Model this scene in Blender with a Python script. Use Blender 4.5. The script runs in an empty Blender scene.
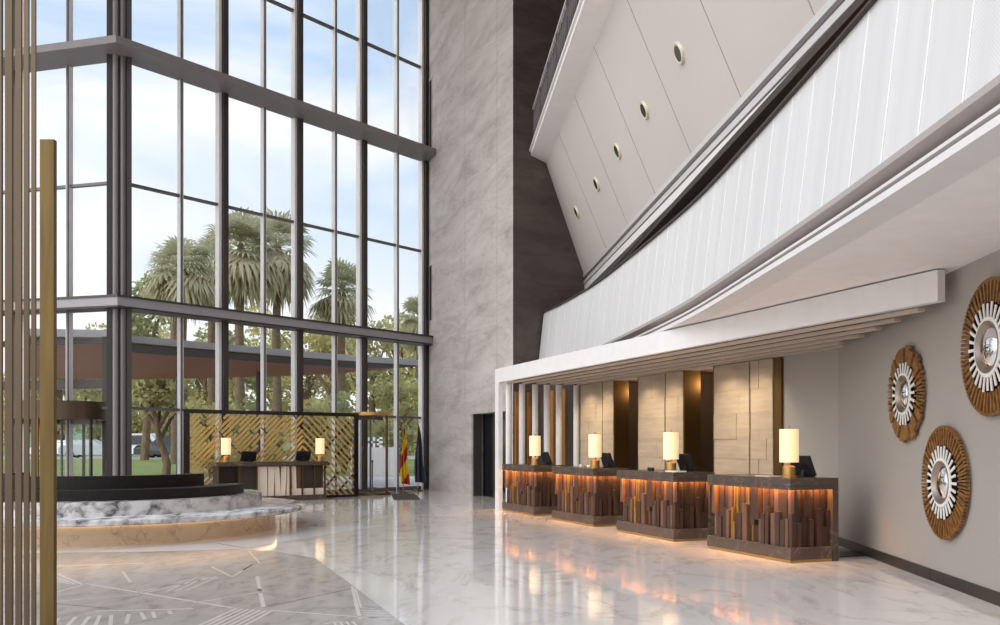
import bpy, bmesh, math, random
from mathutils import Vector, Matrix

random.seed(7)
SC = bpy.context.scene
COL = SC.collection
F, CX, HY, EYE = 930.0, 500.0, 446.0, 1.48       # focal length / horizon in 1000x625 pixels

# ------------------------------------------------------------------ small maths
def gnd(px, py, z=0.0):                            # photo pixel -> point at height z
    Y = (EYE - z) * F / (py - HY)
    return Vector(((px - CX) / F * Y, Y, z))
def on_line(px, P, d):                             # param t where P + t d is seen at column px
    u = (px - CX) / F
    return (u * P[1] - P[0]) / (d[0] - u * d[1])
def zat(py, Y): return EYE + (HY - py) / F * Y
def lerp(a, b, t): return a + (b - a) * t

# ------------------------------------------------------------------ materials
def lin(c):
    out = []
    for v in c:
        v /= 255.0
        out.append(v / 12.92 if v <= .04045 else ((v + .055) / 1.055) ** 2.4)
    return (out[0], out[1], out[2], 1)
def new_mat(name):
    m = bpy.data.materials.new(name); m.use_nodes = True
    nt = m.node_tree; nt.nodes.clear()
    o = nt.nodes.new('ShaderNodeOutputMaterial'); b = nt.nodes.new('ShaderNodeBsdfPrincipled')
    nt.links.new(b.outputs[0], o.inputs[0])
    return m, nt, b, o
def N(nt, t, **kw):
    n = nt.nodes.new(t)
    for k, v in kw.items():
        if k.startswith('i_'): n.inputs[k[2:].replace('_', ' ')].default_value = v
        else: setattr(n, k, v)
    return n
def coords(nt, scale=(1, 1, 1), rot=(0, 0, 0), kind='Object'):
    tc = N(nt, 'ShaderNodeTexCoord'); mp = N(nt, 'ShaderNodeMapping')
    mp.inputs['Scale'].default_value = scale; mp.inputs['Rotation'].default_value = rot
    nt.links.new(tc.outputs[kind], mp.inputs[0]); return mp.outputs[0]
def ramp(nt, fac, stops):
    r = N(nt, 'ShaderNodeValToRGB'); e = r.color_ramp.elements
    e[0].position, e[0].color = stops[0]; e[1].position, e[1].color = stops[-1]
    for p, c in stops[1:-1]:
        q = e.new(p); q.color = c
    nt.links.new(fac, r.inputs[0]); return r.outputs[0]
def simple(name, c, rough=.5, metal=0, c2=None, scale=(4, 4, 4), bump=0, detail=4, coat=0, spec=.5):
    m, nt, b, o = new_mat(name)
    b.inputs['Roughness'].default_value = rough; b.inputs['Metallic'].default_value = metal
    b.inputs['Coat Weight'].default_value = coat; b.inputs['Specular IOR Level'].default_value = spec
    c2 = c2 or tuple(max(0, v * .975) for v in c)
    n = N(nt, 'ShaderNodeTexNoise'); n.inputs['Scale'].default_value = 1; n.inputs['Detail'].default_value = detail
    nt.links.new(coords(nt, scale), n.inputs['Vector'])
    nt.links.new(ramp(nt, n.outputs['Fac'], [(.3, lin(c)), (.7, lin(c2))]), b.inputs['Base Color'])
    if bump:
        bp = N(nt, 'ShaderNodeBump'); bp.inputs['Strength'].default_value = bump; bp.inputs['Distance'].default_value = .02
        nt.links.new(n.outputs['Fac'], bp.inputs['Height']); nt.links.new(bp.outputs[0], b.inputs['Normal'])
    return m
def marble(name, base, vein, vein2, rough, vs=1.0, width=.02, rot=.5, amount=.8):
    m, nt, b, o = new_mat(name)
    b.inputs['Roughness'].default_value = rough
    co = coords(nt, (vs, vs * .45, vs), (0, 0, rot))
    nz = N(nt, 'ShaderNodeTexNoise'); nz.inputs['Scale'].default_value = .9; nz.inputs['Detail'].default_value = 8; nz.inputs['Roughness'].default_value = .62
    nz.inputs['Distortion'].default_value = .9
    nt.links.new(co, nz.inputs['Vector'])
    sub = N(nt, 'ShaderNodeMath', operation='SUBTRACT'); sub.inputs[1].default_value = .5
    ab = N(nt, 'ShaderNodeMath', operation='ABSOLUTE')
    nt.links.new(nz.outputs['Fac'], sub.inputs[0]); nt.links.new(sub.outputs[0], ab.inputs[0])
    v = ramp(nt, ab.outputs[0], [(0, lin(vein)), (width, lin(vein2)), (width * 4, lin(base))])
    n2 = N(nt, 'ShaderNodeTexNoise'); n2.inputs['Scale'].default_value = 2.2; n2.inputs['Detail'].default_value = 6
    nt.links.new(co, n2.inputs['Vector'])
    mx = N(nt, 'ShaderNodeMix', data_type='RGBA'); 
    msk = ramp(nt, n2.outputs['Fac'], [(.38, (0, 0, 0, 1)), (.62, (amount, amount, amount, 1))])
    nt.links.new(msk, mx.inputs[0]); mx.inputs[6].default_value = lin(base); nt.links.new(v, mx.inputs[7])
    n3 = N(nt, 'ShaderNodeTexNoise'); n3.inputs['Scale'].default_value = .7; n3.inputs['Detail'].default_value = 5
    nt.links.new(co, n3.inputs['Vector'])
    m2 = N(nt, 'ShaderNodeMix', data_type='RGBA', blend_type='MULTIPLY'); m2.inputs[0].default_value = .5
    nt.links.new(mx.outputs[2], m2.inputs[6])
    nt.links.new(ramp(nt, n3.outputs['Fac'], [(.35, (.86, .85, .84, 1)), (.65, (1, 1, 1, 1))]), m2.inputs[7])
    nt.links.new(m2.outputs[2], b.inputs['Base Color'])
    return m
def emit(name, c, s):
    m, nt, b, o = new_mat(name)
    b.inputs['Base Color'].default_value = lin(c); b.inputs['Emission Color'].default_value = lin(c); b.inputs['Emission Strength'].default_value = s
    return m
def glass(name, refl=.06, tint=(255, 255, 255)):
    m, nt, b, o = new_mat(name); nt.nodes.remove(b)
    t = N(nt, 'ShaderNodeBsdfTransparent'); t.inputs[0].default_value = lin(tint)
    g = N(nt, 'ShaderNodeBsdfGlossy'); g.inputs['Roughness'].default_value = .02
    fr = N(nt, 'ShaderNodeFresnel'); fr.inputs[0].default_value = 1.35
    mm = N(nt, 'ShaderNodeMath', operation='MULTIPLY'); mm.inputs[1].default_value = refl * 10
    nt.links.new(fr.outputs[0], mm.inputs[0])
    mx = N(nt, 'ShaderNodeMixShader'); nt.links.new(mm.outputs[0], mx.inputs[0])
    nt.links.new(t.outputs[0], mx.inputs[1]); nt.links.new(g.outputs[0], mx.inputs[2]); nt.links.new(mx.outputs[0], o.inputs[0])
    return m
def concrete(name, ca, cb, cc, bump):
    m, nt, b, o = new_mat(name); b.inputs['Roughness'].default_value = .85; b.inputs['Specular IOR Level'].default_value = .3
    co = coords(nt, (1, 1, 1), (0, 0, 0))
    big = N(nt, 'ShaderNodeTexNoise'); big.inputs['Scale'].default_value = .55; big.inputs['Detail'].default_value = 9; big.inputs['Roughness'].default_value = .65; big.inputs['Distortion'].default_value = .6
    co2 = coords(nt, (.7, .7, 2.6), (.35, .45, .3)); nt.links.new(co2, big.inputs['Vector'])
    col = ramp(nt, big.outputs['Fac'], [(.3, lin(cb)), (.5, lin(ca)), (.7, lin(cc))])
    ve = N(nt, 'ShaderNodeTexNoise'); ve.inputs['Scale'].default_value = .9; ve.inputs['Detail'].default_value = 8; ve.inputs['Distortion'].default_value = 1.6
    co3 = coords(nt, (.35, .35, 1.5), (.5, .55, .2)); nt.links.new(co3, ve.inputs['Vector'])
    s = N(nt, 'ShaderNodeMath', operation='SUBTRACT'); s.inputs[1].default_value = .52
    a = N(nt, 'ShaderNodeMath', operation='ABSOLUTE'); nt.links.new(ve.outputs['Fac'], s.inputs[0]); nt.links.new(s.outputs[0], a.inputs[0])
    vm = ramp(nt, a.outputs[0], [(0, (.74, .72, .72, 1)), (.010, (.9, .89, .89, 1)), (.05, (1, 1, 1, 1))])
    mx = N(nt, 'ShaderNodeMix', data_type='RGBA', blend_type='MULTIPLY'); mx.inputs[0].default_value = .6
    nt.links.new(col, mx.inputs[6]); nt.links.new(vm, mx.inputs[7]); nt.links.new(mx.outputs[2], b.inputs['Base Color'])
    fi = N(nt, 'ShaderNodeTexNoise'); fi.inputs['Scale'].default_value = 7; fi.inputs['Detail'].default_value = 8; nt.links.new(co, fi.inputs['Vector'])
    ad = N(nt, 'ShaderNodeMath', operation='ADD'); nt.links.new(fi.outputs['Fac'], ad.inputs[0]); nt.links.new(big.outputs['Fac'], ad.inputs[1])
    bp = N(nt, 'ShaderNodeBump'); bp.inputs['Strength'].default_value = bump; bp.inputs['Distance'].default_value = .05
    nt.links.new(ad.outputs[0], bp.inputs['Height']); nt.links.new(bp.outputs[0], b.inputs['Normal'])
    return m
def striped(name, c, c2, axis_scale, rough=.6, dots=False, kind='UV'):
    m, nt, b, o = new_mat(name); b.inputs['Roughness'].default_value = rough
    tc = coords(nt, axis_scale, kind=kind)
    sx = N(nt, 'ShaderNodeSeparateXYZ'); nt.links.new(tc, sx.inputs[0])
    s1 = N(nt, 'ShaderNodeMath', operation='SINE'); nt.links.new(sx.outputs[0], s1.inputs[0]); f = s1.outputs[0]
    if dots:
        s2 = N(nt, 'ShaderNodeMath', operation='SINE'); nt.links.new(sx.outputs[1], s2.inputs[0])
        mu = N(nt, 'ShaderNodeMath', operation='MULTIPLY'); nt.links.new(s1.outputs[0], mu.inputs[0]); nt.links.new(s2.outputs[0], mu.inputs[1]); f = mu.outputs[0]
    nz = N(nt, 'ShaderNodeTexNoise'); nz.inputs['Scale'].default_value = 1; nz.inputs['Detail'].default_value = 3
    nt.links.new(coords(nt, (5, .15, 1), kind=kind), nz.inputs['Vector'])
    base = ramp(nt, nz.outputs['Fac'], [(.35, lin(c)), (.65, lin(tuple(v * .965 for v in c)))])
    mx = N(nt, 'ShaderNodeMix', data_type='RGBA')
    nt.links.new(ramp(nt, f, [(.35, (0, 0, 0, 1)), (.75, (1, 1, 1, 1))]), mx.inputs[0])
    nt.links.new(base, mx.inputs[6]); mx.inputs[7].default_value = lin(c2); nt.links.new(mx.outputs[2], b.inputs['Base Color'])
    return m
def wood(name, c1, c2, rough=.4, scale=(12, 12, .8)):
    return simple(name, c1, rough, 0, c2, scale, .05, 6)

M = {}
M['floor'] = marble('floor_marble', (234, 227, 221), (192, 180, 172), (216, 206, 199), .07, 1.5, .016, .9, .8)
M['grey_stone'] = marble('grey_inlay_stone', (190, 181, 173), (154, 145, 138), (176, 167, 159), .17, 2.6, .05, 1.45, .9)
M['white_stone'] = marble('white_inlay_stone', (238, 236, 236), (222, 220, 222), (232, 230, 230), .1, .8, .02, .2, .5)
M['line_stone'] = simple('pale_inlay_stone', (222, 210, 200), .18)
M['line_brass'] = simple('brass_inlay', (150, 126, 96), .25, .8)
M['concrete'] = concrete('bush_concrete', (188, 179, 173), (164, 155, 149), (203, 195, 189), .5)
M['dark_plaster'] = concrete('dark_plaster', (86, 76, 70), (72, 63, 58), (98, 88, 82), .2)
M['steel'] = simple('bronze_grey_steel', (104, 97, 97), .45, .2)
M['beam'] = simple('grey_painted_steel', (128, 121, 121), .5, .1)
M['beam_light'] = simple('silver_painted_steel', (150, 145, 149), .45, .1)
M['steel_light'] = simple('pale_aluminium', (226, 222, 220), .4, .0)
M['steel_dark'] = simple('dark_bronze_steel', (64, 57, 56), .4, .3)
M['glass'] = glass('clear_glass', .012)
M['door_glass'] = glass('clear_door_glass', .008)
M['white'] = simple('white_lacquer', (222, 218, 216), .45)
M['soffit'] = simple('soffit_paint', (236, 230, 227), .7)
M['trim_taupe'] = simple('taupe_trim', (170, 160, 157), .6)
M['mesh'] = striped('perforated_white_panel', (212, 210, 209), (192, 190, 190), (230, 230, 1), .55, True)
M['seam'] = simple('bright_seam', (232, 231, 230), .5)
M['ceiling_panel'] = simple('taupe_ceiling_panel', (200, 193, 187), .65, 0, (194, 186, 180), (.3, .3, .3))
M['seam_dark'] = simple('panel_joint', (150, 141, 135), .7)
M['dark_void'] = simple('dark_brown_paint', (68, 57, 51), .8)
M['silver'] = simple('brushed_silver', (206, 202, 199), .4, .2)
M['slot_dark'] = simple('dark_slot', (42, 42, 46), .4)
M['wallpaper'] = striped('woven_wallpaper', (170, 162, 155), (160, 152, 145), (1.6, 260, 260), .8, False, 'Object')
M['baseboard'] = simple('charcoal_stone', (38, 34, 32), .4)
M['travertine'] = simple('travertine_panel', (186, 167, 144), .6, 0, (168, 149, 126), (1.2, 1.2, 9), .9, 8)
M['lattice_brass'] = simple('backlit_brass', (214, 178, 108), .35, .45)  # lighter brass copy, the lattice's backlit brightness put into its colour
M['cream_rim'] = simple('cream_metal_rim', (206, 198, 172), .4, .1)
M['matt_black'] = simple('matt_black', (18, 15, 14), .9, spec=.05)
M['slat_paint'] = simple('tan_slat_paint', (206, 190, 174), .6)
M['brass'] = simple('aged_brass', (186, 148, 86), .35, .75)
M['brass_dark'] = simple('dark_brass', (112, 84, 46), .4, .8)
M['bronze'] = simple('bronze_bar', (96, 80, 62), .4, .6, (78, 64, 48), (3, 3, .4))
M['bronze_panel'] = simple('brushed_bronze_panel', (112, 90, 50), .45, .6, (92, 72, 38), (20, 20, 1.5))
M['desk_stone'] = marble('dark_emperador', (80, 66, 57), (140, 126, 114), (94, 79, 70), .25, 2.4, .012, .5, .7)
M['walnut'] = wood('walnut_fins', (76, 51, 39), (52, 34, 26), .45)
M['walnut_light'] = wood('walnut_fins_pale', (116, 82, 62), (88, 60, 45), .45)
M['led'] = emit('warm_led', (255, 180, 98), 40)
M['led_soft'] = emit('warm_led_soft', (255, 212, 156), 2.6)
M['shade'] = emit('lamp_shade', (250, 214, 164), .5)
M['black'] = simple('black_lacquer', (26, 22, 22), .25, 0, (20, 17, 17))
M['black_leather'] = simple('black_leather', (32, 24, 22), .5, 0, (24, 18, 17), (9, 9, 9), .1, spec=.25)
M['black_plastic'] = simple('black_plastic', (28, 27, 30), .4)
M['screen'] = simple('dark_screen', (14, 14, 17), .12)
M['arabescato'] = marble('arabescato_marble', (222, 217, 214), (66, 62, 64), (142, 137, 138), .15, 2.3, .035, .3, 1.0)
M['cream_marble'] = marble('cream_marble', (228, 204, 172), (140, 110, 84), (206, 178, 146), .3, 2.4, .01, .3, .8)
M['cream'] = simple('cream_lacquer', (226, 208, 190), .4)
M['mirror_glass'] = simple('convex_mirror', (235, 235, 235), .03, 1, (230, 230, 230))
M['mirror_wood'] = wood('amber_wood', (148, 102, 52), (94, 60, 28), .4, (14, 14, 14))
M['mirror_wood_dark'] = wood('dark_ray_tip', (98, 66, 36), (72, 46, 24), .45, (30, 30, 30))
M['ivory'] = simple('ivory_keys', (236, 232, 226), .35)
M['pewter'] = simple('pewter_dish', (150, 138, 128), .35, .7)
M['paper'] = simple('white_paper', (236, 232, 224), .7)
M['flag_red'] = simple('red_cloth', (190, 32, 40), .8)
M['flag_yellow'] = simple('yellow_cloth', (238, 200, 40), .8)
M['flag_blue'] = simple('navy_cloth', (44, 50, 78), .8)
M['mat'] = simple('grey_doormat', (74, 68, 66), .9, 0, (60, 55, 53), (40, 40, 40), .3)
M['rope'] = simple('navy_rope', (52, 56, 70), .7)
M['grass'] = simple('lawn', (128, 140, 76), .9, 0, (106, 120, 58), (.6, .6, .6))
M['asphalt'] = simple('asphalt', (168, 164, 160), .9)
M['pave'] = simple('pale_paving', (198, 194, 190), .8)
M['bark'] = simple('bark', (128, 106, 84), .9, 0, (92, 74, 56), (5, 5, 1.5), .5)
M['palm_bark'] = simple('palm_bark', (124, 104, 84), .9, 0, (90, 74, 58), (3, 3, 12), .5)
def leafm(name, a, b):
    m = simple(name, a, .6, 0, b, (.9, .9, .9), spec=.2); nt = m.node_tree
    bs = [n for n in nt.nodes if n.type == 'BSDF_PRINCIPLED'][0]; o = [n for n in nt.nodes if n.type == 'OUTPUT_MATERIAL'][0]
    t = N(nt, 'ShaderNodeBsdfTranslucent'); x = N(nt, 'ShaderNodeMixShader'); x.inputs[0].default_value = .45
    nt.links.new(bs.inputs['Base Color'].links[0].from_socket, t.inputs[0]); nt.links.new(bs.outputs[0], x.inputs[1]); nt.links.new(t.outputs[0], x.inputs[2]); nt.links.new(x.outputs[0], o.inputs[0])
    return m
M['leaf_a'] = leafm('leaf_olive', (200, 194, 144), (150, 148, 98))  # foliage tints paled, putting the outdoor haze into the leaf colours
M['leaf_b'] = leafm('leaf_green', (184, 184, 142), (136, 140, 98))
M['leaf_c'] = leafm('leaf_yellow_green', (216, 208, 154), (176, 168, 112))
M['palm_leaf'] = leafm('palm_frond', (204, 200, 170), (164, 164, 132))
M['palm_skirt'] = leafm('dry_palm_frond', (206, 198, 168), (166, 158, 126))
M['cedar'] = simple('red_cedar_soffit', (156, 88, 62), .55, 0, (124, 66, 44), (.4, 6, .4))
M['sofwood'] = simple('brown_soffit_board', (132, 106, 92), .6, 0, (114, 90, 78), (.4, 6, .4))
M['roof_grey'] = simple('zinc_edge', (176, 178, 182), .5, .2)
M['car_white'] = simple('white_car_paint', (232, 234, 238), .25)
M['car_dark'] = simple('black_car_paint', (52, 56, 62), .2)
M['car_grey'] = simple('silver_car_paint', (176, 184, 190), .25)
M['car_glass'] = simple('car_glass', (42, 50, 56), .08)
M['tyre'] = simple('tyre_rubber', (28, 28, 28), .8)
M['sign_white'] = simple('white_sign_letters', (250, 250, 250), .5)
M['sage'] = simple('sage_wall', (132, 160, 140), .8)

# ------------------------------------------------------------------ mesh builder
class MB:
    def __init__(s): s.v, s.f, s.m, s.uv = [], [], [], {}
    def face(s, pts, mi=0, uv=None):
        b = len(s.v); s.v += [tuple(p) for p in pts]; s.f.append(tuple(range(b, b + len(pts)))); s.m.append(mi)
        if uv: s.uv[len(s.f) - 1] = uv
    def box(s, x0, x1, y0, y1, z0, z1, mi=0, mat=None):
        c = [Vector((x, y, z)) for z in (z0, z1) for x, y in ((x0, y0), (x1, y0), (x1, y1), (x0, y1))]
        if mat: c = [mat @ p for p in c]
        b = len(s.v); s.v += [tuple(p) for p in c]
        for q in ((3, 2, 1, 0), (4, 5, 6, 7), (0, 1, 5, 4), (1, 2, 6, 5), (2, 3, 7, 6), (3, 0, 4, 7)):
            s.f.append(tuple(b + i for i in q)); s.m.append(mi)
    def bar(s, p, q, w, h, mi=0, up=(0, 0, 1)):                # rectangular bar from p to q
        p, q = Vector(p), Vector(q); d = (q - p); L = d.length; d.normalize(); up = Vector(up)
        if abs(d.dot(up)) > .99: up = Vector((0, 1, 0))
        sd = d.cross(up).normalized(); u2 = sd.cross(d)
        mat = Matrix((( d.x, sd.x, u2.x, p.x), (d.y, sd.y, u2.y, p.y), (d.z, sd.z, u2.z, p.z), (0, 0, 0, 1)))
        s.box(0, L, -w / 2, w / 2, -h / 2, h / 2, mi, mat)
    def prism(s, poly, z0, z1, mi=0, mi_top=None, mi_bot=None):
        a = sum(poly[i][0] * poly[(i + 1) % len(poly)][1] - poly[(i + 1) % len(poly)][0] * poly[i][1] for i in range(len(poly)))
        if a < 0: poly = poly[::-1]
        n = len(poly); b = len(s.v)
        s.v += [(p[0], p[1], z0) for p in poly] + [(p[0], p[1], z1) for p in poly]
        s.f.append(tuple(b + i for i in range(n - 1, -1, -1))); s.m.append(mi if mi_bot is None else mi_bot)
        s.f.append(tuple(b + n + i for i in range(n))); s.m.append(mi if mi_top is None else mi_top)
        for i in range(n):
            j = (i + 1) % n; s.f.append((b + i, b + j, b + n + j, b + n + i)); s.m.append(mi)
    def lathe(s, prof, n=32, mi=0, c=(0, 0, 0), cap=True):     # prof: (r, z) from bottom to top
        b = len(s.v)
        for r, z in prof:
            for k in range(n):
                a = 2 * math.pi * k / n; s.v.append((c[0] + r * math.cos(a), c[1] + r * math.sin(a), c[2] + z))
        for i in range(len(prof) - 1):
            for k in range(n):
                l = (k + 1) % n; s.f.append((b + i * n + k, b + i * n + l, b + (i + 1) * n + l, b + (i + 1) * n + k)); s.m.append(mi)
        if cap:
            s.f.append(tuple(b + k for k in range(n - 1, -1, -1))); s.m.append(mi)
            t = b + (len(prof) - 1) * n; s.f.append(tuple(t + k for k in range(n))); s.m.append(mi)
    def tube(s, pts, radii, n=8, mi=0):
        pts = [Vector(p) for p in pts]; b = len(s.v)
        if not isinstance(radii, (list, tuple)): radii = [radii] * len(pts)
        for i, p in enumerate(pts):
            d = (pts[min(i + 1, len(pts) - 1)] - pts[max(i - 1, 0)]).normalized()
            a = Vector((1, 0, 0)) if abs(d.x) < .8 else Vector((0, 1, 0))
            u = d.cross(a).normalized(); w = d.cross(u)
            for k in range(n):
                t = 2 * math.pi * k / n; s.v.append(tuple(p + radii[i] * (u * math.cos(t) + w * math.sin(t))))
        for i in range(len(pts) - 1):
            for k in range(n):
                l = (k + 1) % n; s.f.append((b + i * n + k, b + i * n + l, b + (i + 1) * n + l, b + (i + 1) * n + k)); s.m.append(mi)
        s.f.append(tuple(b + k for k in range(n - 1, -1, -1))); s.m.append(mi)
        t = b + (len(pts) - 1) * n; s.f.append(tuple(t + k for k in range(n))); s.m.append(mi)
    def build(s, name, mats, parent=None, smooth=False, bevel=0, loc=None):
        me = bpy.data.meshes.new(name); me.from_pydata(s.v, [], s.f)
        if not isinstance(mats, (list, tuple)): mats = [mats]
        for m in mats: me.materials.append(m)
        me.polygons.foreach_set('material_index', s.m)
        if s.uv:
            ul = me.uv_layers.new(name='UVMap')
            for fi, uvs in s.uv.items():
                p = me.polygons[fi]
                for li, q in zip(p.loop_indices, uvs): ul.data[li].uv = q
        if smooth: me.polygons.foreach_set('use_smooth', [True] * len(me.polygons))
        me.update()
        o = bpy.data.objects.new(name, me); COL.objects.link(o)
        if smooth:
            bm = bmesh.new(); bm.from_mesh(me); bmesh.ops.remove_doubles(bm, verts=bm.verts, dist=1e-5); bmesh.ops.recalc_face_normals(bm, faces=bm.faces); bm.to_mesh(me); bm.free()
            md = o.modifiers.new('es', 'EDGE_SPLIT'); md.split_angle = math.radians(38)
        if bevel:
            md = o.modifiers.new('bv', 'BEVEL'); md.width = bevel; md.segments = 2; md.limit_method = 'ANGLE'
        if parent: o.parent = parent
        if loc: o.location = loc
        return o

def tag(o, label, cat, group=None, kind=None):
    o['label'] = label; o['category'] = cat
    if group: o['group'] = group
    if kind: o['kind'] = kind
    return o
def thing(name, label, cat, loc=(0, 0, 0), rz=0, group=None):
    o = bpy.data.objects.new(name, None); COL.objects.link(o); o.empty_display_size = .2
    o.location = loc; o.rotation_euler = (0, 0, rz); return tag(o, label, cat, group)
def struct(o, label=None, cat=None):
    o['kind'] = 'structure'
    if label: o['label'] = label
    if cat: o['category'] = cat
    return o
def struct_root(name, label, cat, loc=(0, 0, 0), rz=0):
    o = bpy.data.objects.new(name, None); COL.objects.link(o); o.location = loc; o.rotation_euler = (0, 0, rz)
    return struct(o, label, cat)
def dup(root, loc, rz, label):
    r = root.copy(); COL.objects.link(r); r.location = loc; r.rotation_euler = (0, 0, rz); r['label'] = label
    for ch in list(root.children):
        c = ch.copy(); COL.objects.link(c); c.parent = r
        for g in list(ch.children):
            d = g.copy(); COL.objects.link(d); d.parent = c
    return r

# ------------------------------------------------------------------ frames of the place
A = Vector((3.655, 11.71)); D = Vector((-.348, .9375)); NB = Vector((.9375, .348))      # reception row: near corner, along, back
RZ = math.atan2(-D.y, -D.x)                                                            # local x = -D, local y = NB
def row(s, o, z=0): p = A + D * s + NB * o; return Vector((p.x, p.y, z))
B = Vector((-2.51, 32.0)); DW = Vector((.638, .770)); C0 = B - DW * 11.09                # window wall meets concrete at B, column at C0
NWI = Vector((.770, -.638))                                                            # window wall normal, into the lobby
DL = Vector((-.9646, .2638)); NLI = Vector((-.2638, -.9646))                            # left wing
E = B - D * 8.19; DR = Vector((.795, .607))                                             # concrete corner, dark return wall
def wallX(Y): return 4.626 + .0818 * (Y - 8.6)

# ------------------------------------------------------------------ floor
mb = MB(); mb.prism([(-26, -8), (9, -8), (9, 36), (B.x + 1, B.y + 1.0), (B.x - .06, B.y + .08), (C0.x - .05, C0.y + .1), (C0.x + DL.x * 17, C0.y + DL.y * 17 + .1)], -.2, 0)
struct(mb.build('floor', M['floor']), 'polished white veined marble lobby floor', 'floor')
def strip(mb, a, b, w, z, h=.0004):
    a, b = Vector(a), Vector(b); d = (b - a).normalized(); n = Vector((-d.y, d.x)) * w * .33
    mb.prism([(a + n)[:2], (b + n)[:2], (b - n)[:2], (a - n)[:2]], z, z + h)
grey = [(405, 625), (352, 585), (315, 558), (272, 551), (235, 549), (150, 551.5), (40, 553)]
gp = [gnd(*p)[:2] for p in grey]
gp += [(-9.2, 7.4), (-4.5, 4), (-.6, 3.6)]
mb = MB(); mb.prism(gp, 0, .0012)
struct(mb.build('trim_1', M['grey_stone']), 'grey stone inlay field in the lobby floor', 'floor inlay')
mb = MB(); mb.prism([gnd(*p)[:2] for p in ((385, 525), (235, 548.7), (150, 551.2), (100, 552), (200, 541), (262, 532), (280, 528))], 0, .0010)
struct(mb.build('trim_2', M['white_stone']), 'white marble wedge inlaid beside the round platform', 'floor inlay')
def z1(x, y): return gnd(40 + x * .24, 520 + y * .24).to_2d()
def z2(x, y): return gnd(240 + x * .28, 490 + y * .28).to_2d()
ml, mr = MB(), MB()
def L1(x0, y0, x1, y1, w=.05): strip(ml, z1(x0, y0), z1(x1, y1), w, .0012)
def L2(x0, y0, x1, y1, w=.04): strip(ml, z2(x0, y0), z2(x1, y1), w, .0012)
L1(60, 193, 435, 180, .09); L1(345, 215, 375, 258, .05); L1(75, 225, 180, 270, .05); L1(60, 238, 150, 268, .04); L1(60, 250, 120, 266, .035)
L1(190, 265, 800, 366, .06); L1(55, 304, 185, 268, .04); L1(430, 305, 735, 236, .04); L1(530, 296, 655, 240, .035); L1(565, 296, 690, 240, .035); L1(610, 293, 735, 240, .035); L1(500, 280, 560, 262, .03)
L1(230, 380, 640, 370, .045); L1(400, 305, 620, 248, .03); L1(60, 340, 420, 310, .025); L1(640, 345, 930, 298, .03)
for a in ((75, 410, 58, 438), (150, 403, 105, 450), (205, 402, 168, 450), (250, 398, 226, 450), (297, 397, 292, 450), (370, 392, 360, 432), (420, 385, 437, 415), (470, 382, 478, 408), (537, 378, 545, 392)): L1(*a, .05)
for k in range(7): L1(820 + k * 24, 368 + k * 2, 640 + k * 32, 450, .045)
L1(905, 235, 915, 285, .06); L1(918, 305, 932, 362, .06); L1(715, 195, 800, 237, .05); L1(800, 237, 845, 210, .05); L1(870, 130, 915, 180, .04)
L2(400, 345, 428, 460, .05); L2(412, 352, 432, 420, .03)
for k in range(5): L2(432 + k * 6, 420 + k * 9, 480 + k * 22, 424 + k * 9, .03)
L2(110, 430, 520, 460, .035); L2(300, 478, 370, 470, .03)
for k in range(4): L2(335 + k * 22, 470, 350 + k * 28, 500, .03)
struct(ml.build('trim_3', M['line_stone']), 'pale stone lines inlaid in the grey floor field', 'floor inlay')
def R1(x0, y0, x1, y1, w=.04): strip(mr, z1(x0, y0), z1(x1, y1), w, .0014)
R1(740, 98, 845, 115, .06); R1(845, 210, 885, 185, .05); R1(60, 348, 290, 370, .03); R1(910, 288, 920, 298, .06)
strip(mr, z2(85, 420), z2(400, 352), .03, .0014)
struct(mr.build('trim_4', M['line_brass']), 'brass lines inlaid in the grey floor field', 'floor inlay')

# ------------------------------------------------------------------ curtain wall windows
HT = 17.0
def wing(name, P, d, ni, Lw, thick, thin, lab, flip):
    root = struct_root(name, lab, 'window')
    def pt(t, o): q = P + d * t + ni * o; return (q.x, q.y)
    g = MB(); a, b = pt(0, 0), pt(Lw, 0)
    c, e = pt(Lw, -.02), pt(0, -.02)
    g.prism([a, b, c, e], .02, HT); struct(g.build('glass', M['glass'], root))
    for t in thick:
        m = MB(); m.prism([pt(t - .08, .20), pt(t + .08, .20), pt(t + .08, -.1), pt(t - .08, -.1)], 0, HT); m.build('mullion', M['steel_dark'], root)
        m = MB(); m.prism([pt(t - .16, .10), pt(t - .08, .10), pt(t - .08, -.08), pt(t - .16, -.08)], 0, HT); m.prism([pt(t + .08, .1), pt(t + .12, .1), pt(t + .12, -.08), pt(t + .08, -.08)], 0, HT)
        m.build('mullion_edge', M['steel_light'], root)
    for t in thin:
        m = MB(); m.prism([pt(t - .045, .10), pt(t + .045, .10), pt(t + .045, -.06), pt(t - .045, -.06)], 0, HT); m.build('mullion', M['steel_light'], root)
        m = MB(); m.prism([pt(t - .05, .14), pt(t - .005, .14), pt(t - .005, .1), pt(t - .05, .1)], 0, HT); m.build('mullion_edge', M['steel'], root)
    for z, w in ((2.44, .07), (8.13, .07), (14.4, .07), (.06, .12)):
        m = MB(); m.prism([pt(0, .06), pt(Lw, .06), pt(Lw, -.05), pt(0, -.05)], z - w / 2, z + w / 2); m.build('transom', M['steel'], root)
    return root
thickR = [on_line(p, C0, DW) for p in (222, 297, 361.5)]
thinR = [on_line(p, C0, DW) for p in (180, 263, 334, 396)]
wing('window_1', C0, DW, NWI, 11.0, thickR + [10.9], thinR, 'tall glazed curtain wall between steel column and concrete wall', 1)
thinL = [on_line(70, C0, DL)]
pl = thinL[0]
wing('window_2', C0, DL, NLI, 16.0, [2 * pl, 4 * pl, 6 * pl], [pl, 3 * pl, 5 * pl], 'tall glazed curtain wall running left of steel column', -1)
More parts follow.
